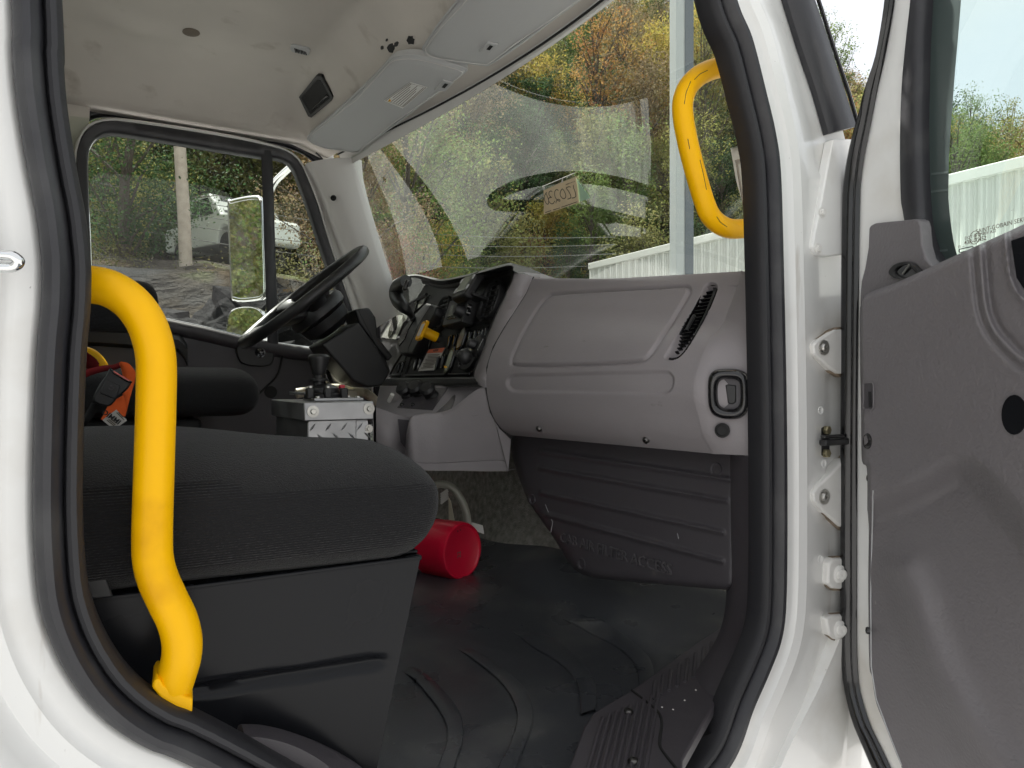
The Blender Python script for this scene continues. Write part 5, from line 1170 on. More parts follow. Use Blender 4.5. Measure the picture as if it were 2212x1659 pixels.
tube('shroud_seam', [at(px, py, Y=1.3385) for px, py in ((775, 672), (800, 720), (838, 800))], .0012, 'black_matte', scn, n=5)
lathe('stalk_base', at(735, 690, Y=1.5), (0, 1, .2), [(.02, 0), (.016, .06), (.010, .14), (.013, .20), (0, .21)], 'black_plastic', scn, n=12)
# pedals and pipework caught by the light in the drivers footwell
pd = root('pedal_linkage', 'cream metal pipes and pedal bracket in the far footwell', 'pedal bracket', at(750, 860, Y=1.5))
tube('pipe', cr([at(px, py, Y=1.55) for px, py in ((640, 850), (690, 842), (740, 840), (790, 850), (815, 870))], 4), .016, 'cream_metal', pd, n=12)
box('bracket_block', at(752, 857, Y=1.50), (.055, .05, .05), 'cream_metal', pd, bevel=.006)
tube('hose', cr([at(px, py, Y=1.6) for px, py in ((700, 800), (712, 830), (735, 845), (770, 850))], 4), .018, 'black_gloss', pd, n=12)
tube('silver_pipe', cr([at(px, py, Y=1.62) for px, py in ((705, 790), (725, 820), (760, 835), (800, 838))], 4), .012, 'aluminium', pd, n=12)
# ================================================================== aluminium control box with lever
bx_ = root('control_box', 'aluminium tread plate control box with a black lever between the seats', 'control box', V(.44, .88, -.5))
X0, X1, Y0, Y1 = .368, .512, .72, 1.04
box('plate_body', V((X0 + X1) / 2, (Y0 + Y1) / 2, -.27), (X1 - X0 - .012, Y1 - Y0 - .012, .42), 'aluminium', bx_, bevel=.003)
lid = box('lid', V((X0 + X1) / 2, (Y0 + Y1) / 2, -.058), (X1 - X0 + .008, Y1 - Y0 + .008, .040), 'aluminium', bx_, bevel=.003)
for px, py in ((676, 889), (797, 883)): 
    c = at(px, py, Y=Y0 - .005); lathe('washer', c, (0, -1, 0), [(.0125, 0), (.0125, .0018), (.006, .002)], 'steel', lid); bolt(c + Vector((0, -.002, 0)), (0, -1, 0), .0062, 'steel', lid, 'lid_bolt', washer=0)
prism('corner_strip', [V(X1 - .034, Y0 + .003, -.080), V(X1 - .007, Y0 + .003, -.080), V(X1 - .007, Y0 + .003, -.47), V(X1 - .034, Y0 + .003, -.47)], (0, .004, 0), 'aluminium', bx_, bevel=.0008)
bolt(at(797, 926, Y=Y0 + .002), (0, -1, 0), .0055, 'steel', bx_, 'strip_bolt')
# raised lens-shaped treads on the visible faces
def tread(c, ang, n, u, v, L=.0105):
    a = u * math.cos(ang) + v * math.sin(ang); b = u * -math.sin(ang) + v * math.cos(ang)
    pts = [c - a * L, c - a * L * .4 + b * .0019, c + b * .0025, c + a * L * .4 + b * .0019, c + a * L, c + a * L * .4 - b * .0019, c - b * .0025, c - a * L * .4 - b * .0019]
    v_ = pts + [c - a * L * .5 + n * .0013, c + n * .0018, c + a * L * .5 + n * .0013]
    f = [(0, 1, 8), (1, 2, 9, 8), (2, 3, 10, 9), (3, 4, 10), (4, 5, 10), (5, 6, 9, 10), (6, 7, 8, 9), (7, 0, 8)]
    return mesh('tread', v_, f, 'chrome' if False else 'aluminium', bx_, smooth=False)
u, v_ = Vector((1, 0, 0)), Vector((0, 0, 1))
for r_ in range(6):
    for c_ in range(6):
        x = X0 + .016 + c_ * .034 + (r_ % 2) * .017; z = -.092 - r_ * .020
        if x < X1 - .008: tread(V(x, Y0 + (.0025 if x > X1 - .036 else .0055), z), R(52) if (r_ % 2) == 0 else R(-42), Vector((0, -1, 0)), u, v_)
# lever assembly
LB = V(.425, .86, -.036)
mp = box('mount_plate', V(.455, .82, -.034), (.11, .10, .006), 'aluminium', bx_, bevel=.001)
for dx_, dy_ in ((-.045, -.04), (.045, -.04), (.045, .03)): bolt(V(.455 + dx_, .82 + dy_, -.031), (0, 0, 1), .0048, 'steel', mp, washer=0)
ca = lathe('valve_body', V(.44, .84, -.033), (0, 0, 1), [(.045, 0), (.045, .010), (.036, .013), (.034, .024), (.022, .031), (.012, .034)], 'black_plastic', bx_, n=10)
for dx_, dy_ in ((-.04, -.03), (-.005, -.045), (.035, -.035)): box('valve_lug', V(.44 + dx_, .84 + dy_, -.021), (.016, .018, .024), 'black_plastic', ca, bevel=.003); 
for dx_, dy_ in ((-.04, -.034), (-.005, -.049)): bolt(V(.44 + dx_, .84 + dy_, -.008), (0, 0, 1), .0045, 'steel', ca, washer=0)
box('red_cap', V(.478, .83, -.008), (.012, .012, .012), 'red_paint', ca, bevel=.002)
box('silver_arm', V(.405, .93, -.022), (.012, .15, .006), 'aluminium', bx_, bevel=.001)
lathe('lever_shaft', V(.428, .84, -.018), (0, 0, 1), [(.014, 0), (.012, .012), (.012, .024), (.021, .025), (.021, .029), (.012, .030), (.012, .038), (.015, .041), (.017, .055), (.024, .074), (.024, .080), (.019, .085), (0, .087)], 'black_plastic', bx_, n=20)
# ================================================================== fire extinguisher lying on the mat
fe = root('fire_extinguisher', 'red fire extinguisher lying on its side under the seat edge', 'fire extinguisher', at(980, 1245, Y=.80))
FA = Vector((.36, -.93, .05)).normalized()            # towards its base disc
c = at(1000, 1190, D=1.76)
rr = .0715
lathe('cylinder', c, FA, [(rr * .2, -.52), (rr * .5, -.50), (rr * .92, -.45), (rr, -.42), (rr, -.020), (rr * .985, -.008), (rr * .95, .000), (rr * .90, .0012), (rr * .875, -.0035), (rr * .84, -.005), (0, -.004)], 'red_paint', fe, n=56)
fu, fv, _ = frame_of(FA)
lb = [[c + FA * h + (fu * math.cos(a) + fv * math.sin(a)) * (rr + .0006) for a in np.linspace(R(-40), R(265), 50)] for h in (-.36, -.100)]
lo = tag(loft('paper_label', lb, 'paper', fe), 'white printed instruction label')
for k in range(3): tube('label_border', [c + FA * (-.104 - k * .012) + (fu * math.cos(a) + fv * math.sin(a)) * (rr + .0010) for a in np.linspace(R(-38), R(263), 40)], .0009 if k else .0015, 'ink', lo, n=5)
ud = (UP - FA * UP.dot(FA)).normalized(); rd_ = ud.cross(FA)
text('stamp', '22', c + FA * -.0035 + rd_ * -.005 - ud * .016, ud, -rd_, .017, 'print_grey', fe, ext=.0003)
for dx_, dy_ in ((-.012, .050), (-.002, .052)): lathe('chip', c + FA * -.004 + rd_ * dx_ + ud * dy_, FA, [(.0022, 0), (.0018, .0006), (0, .0006)], 'ink', fe, n=6)
lathe('valve_head', c - FA * .52, -FA, [(.018, 0), (.018, .03), (.024, .032), (.024, .05), (0, .052)], 'black_plastic', fe, n=16)
# clear drain hose, white paper scrap and grilled foot rest behind it
hs = tube('clear_hose', cr([at(px, py, D=1.92) for px, py in ((940, 1048), (955, 1046), (975, 1052), (992, 1072), (1005, 1100), (1010, 1130), (1006, 1152), (1000, 1170))], 5), .0105, 'tube_clear', None, n=12)
tag(hs, 'clear plastic hose looping over the fire extinguisher', 'hose')
sp_ = prism('paper_scrap', [at(px, py, D=1.93) for px, py in ((1015, 1127), (1043, 1135), (1046, 1154), (1013, 1142))], (0, .001, 0), 'paper', None, bevel=0); tag(sp_, 'small torn piece of white tape stuck on the carpet', 'tape')
ft = root('foot_rest', 'pale slatted foot rest in the gap behind the seat edge', 'foot rest', at(958, 1090, D=2.0))
for k in range(5): 
    a, b = at(952, 1068 + k * 5, D=2.02), at(968, 1056 + k * 5, D=2.02); tube('slat', [a, b], .003, 'paper', ft, n=6)
prism('side_rail', [at(px, py, D=2.03) for px, py in ((968, 1075), (974, 1085), (990, 1170), (970, 1170))], (.01, .02, 0), 'cream_metal', ft, bevel=.002)
# ================================================================== papers on the windscreen
def on_ws(px, py, o=-.006):
    d = ray(px, py); t = .8
    for _ in range(4000):
        p = EYE + d * t; y = p.y; v_ = (.832 - (p.z - CZ)) / (.832 - .10)
        if p.x >= lerp(topx(y), botx(y), v_) + .035 * math.sin(math.pi * min(1, max(0, v_))) + o: return p
        t += .0006
    return p
def zt(u, v): return (1123.3 + .097655 * u, 345.6 + .097655 * v)
q = [on_ws(*zt(*k)) for k in ((520, 675), (1230, 365), (1305, 945), (525, 1210))]
tn = (q[1] - q[0]).cross(q[3] - q[0]).normalized(); tn = tn if tn.dot(EYE - q[0]) > 0 else -tn
TG = Plane(sum(q, Vector()) / 4, tn)
sg = root('stock_tag', 'tan stock number card in a clear sleeve stuck to the windscreen', 'card', TG(*zt(900, 1100)))
card = prism('card', [TG(*zt(*k), .0006) for k in ((520, 675), (860, 510), (1230, 365), (1275, 640), (1305, 945), (900, 1080), (525, 1210), (530, 900))], tn * -.0008, 'paper_tan', sg, bevel=0)
sl_ = prism('green_leaf', [TG(*zt(*k), -.002) for k in ((1245, 400), (1290, 480), (1545, 840), (1300, 935))], tn * -.0006, 'paper_green', sg, bevel=0)
mesh('clear_sleeve', [TG(*zt(*k), .002) for k in ((490, 590), (1200, 290), (1240, 370), (530, 680))], [(0, 1, 2, 3)], 'clear_film', sg)
for a in (((490, 590), (1200, 290)),): tube('sleeve_edge', [TG(*zt(*a[0]), .002), TG(*zt(*a[1]), .002)], .0008, 'paper', sg, n=5)
prism('tape_bit', [TG(*zt(*k), .003) for k in ((490, 590), (530, 575), (553, 660), (515, 672))], tn * -.0004, 'paper', sg, bevel=0)
prism('tape_bit', [TG(*zt(*k), .003) for k in ((935, 400), (948, 400), (945, 470), (960, 490), (905, 510))], tn * -.0004, 'paper', sg, bevel=0)
strokes = [[(1180, 555), (1190, 620), (1225, 720), (1235, 790), (1215, 825), (1180, 838), (1145, 840)], [(1120, 600), (1085, 590), (1045, 605), (1025, 625), (1060, 670), (1105, 740), (1125, 800), (1120, 840), (1085, 855), (1055, 868)],
           [(935, 635), (900, 690), (890, 760), (915, 820), (960, 855), (1000, 840), (1015, 790), (990, 710), (960, 660), (935, 635)], [(850, 680), (825, 655), (790, 665), (770, 710), (770, 780), (790, 840), (830, 885), (870, 910), (888, 895), (870, 870), (835, 875), (805, 910), (795, 955)],
           [(715, 705), (690, 685), (655, 700), (640, 745), (655, 790), (700, 830), (660, 830), (635, 860), (640, 910), (675, 955), (715, 970), (750, 945), (768, 905)], [(590, 715), (550, 780), (540, 860), (565, 930), (600, 975), (630, 965), (635, 900), (615, 830), (585, 760), (575, 740)]]
for s in strokes: ribbon('pen_stroke', cr([TG(*zt(*k), .0016) for k in s], 5), .0021, tn, 'pencil', card, thick=.0003)
tdx = (TG(*zt(560, 1165)) - TG(*zt(1265, 925))).normalized()
text('card_print', 'STOCK NUMBER', TG(*zt(1215, 480), .0016), -tdx, UP, .0056, 'print_grey', card, ext=.0001, mirror=True, bold=.0001)
ribbon('print_line', [TG(*zt(560, 1162), .0016), TG(*zt(690, 1118), .0016)], .002, tn, 'print_grey', card, thick=.0002); ribbon('print_line', [TG(*zt(730, 1106), .0016), TG(*zt(885, 1058), .0016)], .002, tn, 'print_grey', card, thick=.0002); ribbon('print_line', [TG(*zt(915, 1046), .0016), TG(*zt(1265, 925), .0016)], .002, tn, 'print_grey', card, thick=.0002)
q = [on_ws(*k) for k in ((1578, 318), (1606, 309), (1632, 400), (1618, 480))]
wn_ = (q[1] - q[0]).cross(q[3] - q[0]).normalized(); wn_ = wn_ if wn_.dot(EYE - q[0]) > 0 else -wn_; WP = Plane(sum(q, Vector()) / 4, wn_)
wp = root('windscreen_form', 'white paper form taped inside the edge of the windscreen', 'paper', WP(1600, 470))
fm = prism('form_sheet', [WP(*k, 0) for k in ((1578, 320), (1640, 300), (1660, 470), (1617, 482), (1590, 390))], wn_ * -.0006, 'paper', wp, bevel=0)
prism('tape', [WP(*k, .001) for k in ((1578, 305), (1600, 300), (1603, 316), (1580, 322))], wn_ * -.0003, 'clear_film', wp, bevel=0)
tube('form_line', [WP(*k, .0008) for k in ((1589, 346), (1606, 450))], .0006, 'print_grey', fm, n=4); tube('form_line', [WP(*k, .0008) for k in ((1589, 346), (1625, 336))], .0006, 'print_grey', fm, n=4)
text('form_writing', '20230', WP(1621, 390, .0009), (WP(1600, 374) - WP(1625, 368)) * -1, UP, .008, 'pencil', fm, ext=.0001, mirror=True)
# ================================================================== yard, hillside, trees
def smooth01(a, b, x): return sst(a, b, x)
def polar(x, y):
    dx, dy = x - EYE.x, y - EYE.y; return math.hypot(dx, dy), math.degrees(math.atan2(dx, dy))
def terr(x, y):
    r, th = polar(x, y)
    if y < -2 and th > 75 or th < -105 or th > 140: return 0.0
    r0 = 6.5 + 26 * sst(12, 33, th) + 12 * sst(40, 62, th) + 30 * sst(-6, -26, th); sl = .50 + .26 * sst(12, 30, th) - .42 * sst(46, 68, th)
    h = max(0, r - r0); zb_ = .70 * min(h, 4.6) + .155 * max(0, min(h, 26) - 4.6) + .95 * max(0, min(h, 62) - 26); z = lerp(zb_, sl * min(h, 46), sst(15, 26, th))
    z += (.35 * noise.noise(Vector((x * .35, y * .35, 0))) + .12 * noise.noise(Vector((x * 1.4, y * 1.4, 3)))) * min(1, h / 2)
    z *= sst(-105, -85, th) * (1 - sst(85, 120, th))
    return max(0.0, z)
N_ = 110; g = []
for i in range(N_ + 1):
    for j in range(N_ + 1):
        u = (i / N_) * 2 - 1; w_ = (j / N_) * 2 - 1
        x = 10 + math.copysign(abs(u) ** 1.7, u) * 150; y = 10 + math.copysign(abs(w_) ** 1.7, w_) * 150
        g.append((x, y, terr(x, y)))
f = [(i * (N_ + 1) + j, (i + 1) * (N_ + 1) + j, (i + 1) * (N_ + 1) + j + 1, i * (N_ + 1) + j + 1) for i in range(N_) for j in range(N_)]
f = [q for q in f if max(g[k][2] for k in q) > .02]        # the level yard is the ground sheet's own
material('hillside', (.036, .030, .022), 1.0, var=(.5, .5), bump=[('noise', 3, .8, None, .2), ('noise', 14, .8, None, .05)], dirt=[((.065, .045, .022), .9, .5, .62), ((.030, .032, .034), .35, .48, .6), ((.07, .09, .03), .6, .55, .7)], spec=.1)
tag(mesh('hillside', g, f, 'hillside', None), 'steep wooded hillside behind the yard', kind='structure')
gd = mesh('ground', [(-900, -900, -.02), (900, -900, -.02), (900, 900, -.02), (-900, 900, -.02)], [(0, 1, 2, 3)], 'asphalt', None); tag(gd, 'grey yard surface', kind='structure')

def leaf_mat(name):
    m = bpy.data.materials.new(name); m.use_nodes = True; N = m.node_tree.nodes; L = m.node_tree.links; b = N['Principled BSDF']
    oi = N.new('ShaderNodeObjectInfo'); tc = N.new('ShaderNodeTexCoord'); n = N.new('ShaderNodeTexNoise'); n.inputs['Scale'].default_value = 1.1; n.inputs['Detail'].default_value = 6; L.new(tc.outputs['Object'], n.inputs['Vector'])
    hs_ = N.new('ShaderNodeHueSaturation'); mr = N.new('ShaderNodeMapRange'); mr.inputs[1].default_value = .3; mr.inputs[2].default_value = .7; mr.inputs[3].default_value = .47; mr.inputs[4].default_value = .535
    L.new(n.outputs['Fac'], mr.inputs[0]); L.new(mr.outputs[0], hs_.inputs['Hue']); L.new(oi.outputs['Color'], hs_.inputs['Color'])
    n2 = N.new('ShaderNodeTexNoise'); n2.inputs['Scale'].default_value = 9; L.new(tc.outputs['Object'], n2.inputs['Vector']); m2 = N.new('ShaderNodeMapRange'); m2.inputs[1].default_value = .3; m2.inputs[2].default_value = .7; m2.inputs[3].default_value = .65; m2.inputs[4].default_value = 1.3
    L.new(n2.outputs['Fac'], m2.inputs[0]); L.new(m2.outputs[0], hs_.inputs['Value']); L.new(hs_.outputs[0], b.inputs['Base Color']); b.inputs['Roughness'].default_value = .75; b.inputs['Specular IOR Level'].default_value = .2
    tr = N.new('ShaderNodeBsdfTranslucent'); L.new(hs_.outputs[0], tr.inputs[0]); mx = N.new('ShaderNodeMixShader'); mx.inputs[0].default_value = .42; L.new(b.outputs[0], mx.inputs[1]); L.new(tr.outputs[0], mx.inputs[2]); L.new(mx.outputs[0], N['Material Output'].inputs[0])
    MAT[name] = m
leaf_mat('leaf'); material('bark', (.085, .07, .058), .95, var=(6, .3), bump=[('noise', 20, .6, (1, 1, .2), .01)])
def tree_mesh(seed, H, W, base, nleaf, leaf, slim=1.0, bare=0.0):
    """trunk + limbs and a crown of small leaf faces in clumps; two meshes"""
    rg = random.Random(seed); tv, tf = [], []
    def limb(P, r0, r1, n=6):
        b0 = len(tv); m = len(P)
        for i, p in enumerate(P):
            t = (P[min(i + 1, m - 1)] - P[max(i - 1, 0)]).normalized(); u = t.cross(Vector((.3, .9, .2))).normalized(); w2 = t.cross(u); rr_ = lerp(r0, r1, i / (m - 1))
            for k in range(n): tv.append(p + (u * math.cos(6.2832 * k / n) + w2 * math.sin(6.2832 * k / n)) * rr_)
        for i in range(m - 1):
            for k in range(n): tf.append((b0 + i * n + k, b0 + i * n + (k + 1) % n, b0 + (i + 1) * n + (k + 1) % n, b0 + (i + 1) * n + k))
    trunk = [Vector((rg.uniform(-.1, .1) * i * .5, rg.uniform(-.1, .1) * i * .5, H * .9 * i / 7)) for i in range(8)]
    limb(trunk, .016 * H + .03, .02)
    clumps = []
    nb = int(18 + H * 1.6)
    for k in range(nb):
        t = lerp(base, 1.0, (k + rg.random()) / nb); z = t * H; a = k * 2.4 + rg.random(); prof_ = math.sin(math.pi * min(1, max(.04, (t - base) / (1 - base) * .86 + .10))) ** .7
        rad = W * prof_ * rg.uniform(.45, 1.1); tip = Vector((math.cos(a) * rad, math.sin(a) * rad, z + rg.uniform(-.1, .5)))
        st = trunk[min(7, int(max(0, t - .12) * 7.5))]; mid = lerp(st, tip, .5) + Vector((0, 0, .2)); limb([st, mid, tip], .012 * H * .35 + .01, .008, 4)
        for q, s in ((tip, 1), (mid, .8), (lerp(mid, tip, .5), .9)): clumps.append((q + Vector((rg.uniform(-.3, .3), rg.uniform(-.3, .3), rg.uniform(-.2, .3))), s * W * rg.uniform(.20, .40)))
    lv, lf = [], []
    for k in range(int(nleaf * (1 - bare))):
        c, s = rg.choice(clumps); d = Vector((rg.gauss(0, 1), rg.gauss(0, 1), rg.gauss(0, .75))); d = d.normalized() * s * rg.random() ** .45
        p = c + d; n = (d.normalized() * .8 + Vector((rg.gauss(0, .6), rg.gauss(0, .6), rg.gauss(.55, .6)))).normalized(); u = n.cross(Vector((rg.random() - .5, rg.random() - .5, rg.random() - .5))).normalized(); w2 = n.cross(u); l = leaf * rg.uniform(.6, 1.35); b0 = len(lv)
        lv += [p - u * l, p + w2 * l * .55, p + u * l, p - w2 * l * .55]; lf.append((b0, b0 + 1, b0 + 2, b0 + 3))
    def mk(nm, v, f_, mt):
        me = bpy.data.meshes.new(nm); me.from_pydata([tuple(p) for p in v], [], f_); me.update(); me.materials.append(MAT[mt]); return me
    return mk('trunk', tv, tf, 'bark'), mk('crown', lv, lf, 'leaf')
KINDS = [tree_mesh(1, 9.0, 2.8, .22, 11000, .075), tree_mesh(2, 11.0, 3.2, .28, 12000, .078), tree_mesh(3, 7.0, 2.5, .10, 9500, .07), tree_mesh(4, 12.5, 2.6, .32, 10000, .075, bare=.4), tree_mesh(5, 5.0, 2.2, .03, 8000, .065), tree_mesh(6, 8.5, 1.9, .06, 10000, .068), tree_mesh(7, 6.5, 2.3, .05, 19000, .034), tree_mesh(8, 8.0, 2.4, .12, 19000, .036)]
COL = {'green': (.075, .105, .032), 'olive': (.120, .120, .044), 'gold': (.22, .175, .045), 'orange': (.20, .115, .042), 'dark': (.034, .060, .024), 'brown': (.135, .105, .060), 'lime': (.150, .150, .046), 'red': (.15, .055, .040)}
LAB = {'green': 'mid green leafy tree among the autumn wood on the hillside', 'olive': 'olive green tree turning colour on the wooded hillside', 'gold': 'golden yellow autumn tree on the wooded hillside', 'orange': 'orange autumn tree glowing on the wooded hillside', 'dark': 'dark green conifer-like tree in the wood on the hillside', 'brown': 'brown half bare tree on the wooded hillside', 'lime': 'yellow green tree low on the wooded hillside', 'red': 'reddish brown small tree low on the wooded hillside'}
def plant(kind, color, x, y, s, rz, z=None):
    tm, cm = KINDS[kind]; tr_ = bpy.data.objects.new('hillside_tree', None); col.objects.link(tr_); tr_.location = (x, y, (terr(x, y) if z is None else z) - .15); tr_.rotation_euler = (0, 0, rz); tr_.scale = (s, s, s * 1.0)
    tag(tr_, LAB[color], 'tree', 'trees on the hillside')
    for nm, me in (('trunk', tm), ('crown', cm)):
        o = bpy.data.objects.new(nm, me); col.objects.link(o); o.parent = tr_
        c = COL[color]; k = 1.35 + .6 * random.random(); o.color = (c[0] * k, c[1] * k, c[2] * k, 1)
    return tr_
random.seed(11)
placed = []; cand = []
WIN = {'far window': [(180, 280), (570, 320), (690, 530), (740, 740), (180, 700)], 'left part of the windscreen': [(770, 350), (1100, 140), (1100, 610), (830, 610)], 'middle of the windscreen': [(1100, 140), (1290, 20), (1290, 560), (1200, 610), (1100, 610)], 'right part of the windscreen': [(1290, 20), (1330, 0), (1500, 0), (1620, 460), (1620, 560), (1290, 560)], 'gap beside the open door': [(1770, 0), (1920, 0), (1905, 120), (1855, 330)], 'door window': [(2060, 0), (2240, 0), (2240, 345), (2050, 380)]}
def consider(th, r, kind, color, s, gap, force=False):
    x = EYE.x + r * math.sin(R(th)); y = EYE.y + r * math.cos(R(th))
    if 11.5 < x < 24 and y < 22: return
    if not force:
        for a, b in placed:
            if math.hypot(a - x, b - y) < gap: return
    H = (9, 11, 7, 12.5, 5, 8.5, 6.5, 8)[kind] * s; Wd = (2.6, 3.0, 2.3, 2.4, 2.0, 1.7, 2.3, 2.4)[kind] * s; z = terr(x, y); q = proj((x, y, z + H * .62)); rp = Wd / r * F
    best = None
    for nm, poly in WIN.items():
        d, ins = pdist([q], poly)
        if ins[0] or d[0] < rp * .8:
            best = nm if best is None or ins[0] else best
    if not best: return
    cover = sum(1 for c in cand if c['r'] < r and math.hypot(c['q'][0] - q[0], c['q'][1] - q[1]) < c['rp'] * .45)
    if cover >= 2 and not force: return
    placed.append((x, y)); cand.append(dict(x=x, y=y, r=r, kind=kind, color=color, s=s, q=q, rp=rp, win=best))
mix = ['green', 'dark', 'green', 'olive', 'olive', 'lime', 'gold', 'brown', 'dark', 'olive', 'green', 'olive', 'brown', 'lime', 'green', 'dark', 'orange', 'brown', 'gold']
def r0_of(th): return 6.5 + 26 * sst(12, 33, th) + 12 * sst(40, 62, th)
for th, r, kd, cl, s in ((54.5, 46, 3, 'gold', 1.0), (53, 44, 1, 'brown', 1.1), (57.5, 47, 0, 'gold', .9), (64.5, 52, 1, 'olive', 1.0), (67, 54, 3, 'gold', 1.0), (31, 33, 4, 'gold', 1.0), (26, 24, 6, 'lime', .8), (20.5, 18, 6, 'red', .6), (34.5, 36, 5, 'dark', .8), (22.5, 20, 6, 'orange', .55)): consider(th, r, kd, cl, s, 0, True)
dr = sorted((random.uniform(3.0, 58), random.uniform(-5, 71)) for _ in range(2600))
for k in range(26):
    consider(-1 + k * .75, 28.0 + (k * 37 % 11) * .35, (0, 1, 2, 5)[k % 4], ('olive', 'green', 'lime', 'dark', 'olive')[k % 5], 1.0, 0, True)
for d_, th in dr:
    near = d_ < 9
    rr_ = r0_of(th) + d_
    if rr_ < 15.5 or (2.0 < th < 16 and rr_ < 27): continue
    consider(th, r0_of(th) + d_, random.choice((6, 7) if rr_ < 26 else (2, 4, 4, 5) if near else (0, 1, 2, 3, 0, 1, 5)), random.choice(['green', 'olive', 'dark', 'olive', 'green', 'lime'] if th < 16 else mix + (['lime', 'gold', 'red'] if near else [])), random.uniform(.8, 1.25), 2.2 if near else 3.0)
ORD = ['first', 'second', 'third', 'fourth', 'fifth', 'sixth', 'seventh', 'eighth', 'ninth', 'tenth', 'eleventh', 'twelfth', 'thirteenth', 'fourteenth', 'fifteenth', 'sixteenth', 'seventeenth', 'eighteenth', 'nineteenth', 'twentieth', 'twenty-first', 'twenty-second', 'twenty-third', 'twenty-fourth', 'twenty-fifth']
LOOK = {'green': 'mid green leafy tree', 'olive': 'olive tree turning colour', 'gold': 'golden yellow autumn tree', 'orange': 'orange autumn tree', 'dark': 'dark green tree', 'brown': 'brown thinning tree', 'lime': 'yellow green tree', 'red': 'small reddish tree'}
grp = {}
for c in cand: grp.setdefault((c['win'], c['color']), []).append(c)
for (wn_, cl), L_ in grp.items():
    L_.sort(key=lambda c: c['q'][0])
    for k, c in enumerate(L_):
        if k >= 25: continue
        o = plant(c['kind'], cl, c['x'], c['y'], c['s'], random.random() * 6.28)
        pos = ' on the slope' if len(L_) == 1 else f', {ORD[min(k, 24)]} such from left'
        o['label'] = f'{LOOK[cl]}{pos} through the {wn_}'
for k in range(9):
    th = -88 + k * 7; r = 17 + (k % 3) * 5
    o = plant((0, 1, 2)[k % 3], ('olive', 'green', 'lime')[k % 3], EYE.x + r * math.sin(R(th)), EYE.y + r * math.cos(R(th)), 1.0, k); o['label'] = f'{ORD[k]} tree beside the yard, caught only in the side mirror'
# undergrowth: one mass of small leaves and twigs over the slope
rg = random.Random(5); lv, lf = [], []
for k in range(60000):
    th = rg.uniform(-8, 60); r0 = 6.5 + 26 * sst(12, 33, th) + 12 * sst(40, 62, th); r = r0 + (1.5 if th > 14 else 4.5) + 22 * rg.random() ** 1.5
    x = EYE.x + r * math.sin(R(th)); y = EYE.y + r * math.cos(R(th))
    if 3 < th < 15.5 and 13.0 < r < 26: continue
    dn = noise.noise(Vector((x * .45, y * .45, 7)))
    if dn < -.05: continue
    p = Vector((x, y, terr(x, y) + rg.random() ** 2 * (.35 + 1.1 * dn))); l = r * rg.uniform(.0010, .0024); n = Vector((rg.gauss(0, 1), rg.gauss(0, 1), rg.gauss(.6, 1))).normalized(); u = n.cross(Vector((.2, .5, .8))).normalized(); w2 = n.cross(u); b0 = len(lv)
    lv += [p - u * l, p + w2 * l * .5, p + u * l, p - w2 * l * .5]; lf.append((b0, b0 + 1, b0 + 2, b0 + 3))
ug = mesh('undergrowth', lv, lf, 'leaf', None, smooth=False); ug.color = (.12, .12, .045, 1); tag(ug, 'tangled green and brown undergrowth covering the slope', 'undergrowth', kind='stuff')
# dark rocks on the bank below the trees
material('rock', (.016, .016, .017), .95, spec=.05, var=(3, .5), bump=[('noise', 6, .8, None, .06), ('noise', 25, .6, None, .02)])
rg = random.Random(8)
for k in range(13):
    th = lerp(3.5, 19, (k + rg.random() * .6) / 13); r = 7.4 + 2.6 * rg.random() + max(0, th - 12) * .75; x = EYE.x + r * math.sin(R(th)); y = EYE.y + r * math.cos(R(th)); s = rg.uniform(.35, 1.0)
    bm = bmesh.new(); bmesh.ops.create_icosphere(bm, subdivisions=3, radius=s)
    sd_ = Vector((rg.random() * 50, 0, 0))
    for v_ in bm.verts: v_.co *= 1 + .45 * noise.noise(v_.co * 1.6 / s + sd_) + .2 * noise.noise(v_.co * 4 / s + sd_); v_.co.z *= .6
    me = bpy.data.meshes.new('rock'); bm.to_mesh(me); bm.free(); o = link('bank_rock', me, None, 'rock'); o.location = (x, y, terr(x, y) + s * .05); o.rotation_euler = (rg.random(), rg.random(), rg.random() * 6)
    tag(o, f'dark angular rock on the bank low in the far window, {ORD[k]} from the left', 'rock', 'rocks on the bank')
# ================================================================== white clad building across the yard
XB = 14.0
yl = at(1278, 570, X=XB).y; ztop = at(1278, 570, X=XB).z
bld = root('warehouse', 'long white metal clad warehouse seen past the windscreen and the door window', 'warehouse', (XB, 0, 0))
yr = -9.0
prism('wall', [(XB, yl, 0), (XB, yr, 0), (XB, yr, ztop - .15), (XB, yl, ztop - .15)], (9, 0, 0), 'wall_cladding', bld, bevel=0)
rib_v = [(-.001, -.05, 0), (-.035, -.022, 0), (-.035, .022, 0), (-.001, .05, 0)]
vv = [(a, b, z) for z in (.0, ztop - .17) for a, b, _ in rib_v]; rme = bpy.data.meshes.new('rib'); rme.from_pydata(vv, [], [(0, 1, 5, 4), (1, 2, 6, 5), (2, 3, 7, 6)]); rme.materials.append(MAT['wall_cladding'])
svv = [(a * .35, b * .4, z) for z in (.0, ztop - .17) for a, b, _ in rib_v]; sme = bpy.data.meshes.new('rib'); sme.from_pydata(svv, [], [(0, 1, 5, 4), (1, 2, 6, 5), (2, 3, 7, 6)]); sme.materials.append(MAT['wall_cladding'])
nr = int((yl - yr) / .305)
for k in range(nr):
    for q in range(3):
        o = bpy.data.objects.new('cladding_rib', rme if q == 0 else sme); col.objects.link(o); o.parent = bld; o.matrix_parent_inverse = Matrix.Translation(bld.location).inverted(); o.location = (XB, yl - .08 - k * .305 - q * .1017, 0)
box('eaves_trim', (XB - .03, (yl + yr) / 2, ztop - .09), (.16, yl - yr + .1, .20), 'wall_cladding', bld, bevel=.01)
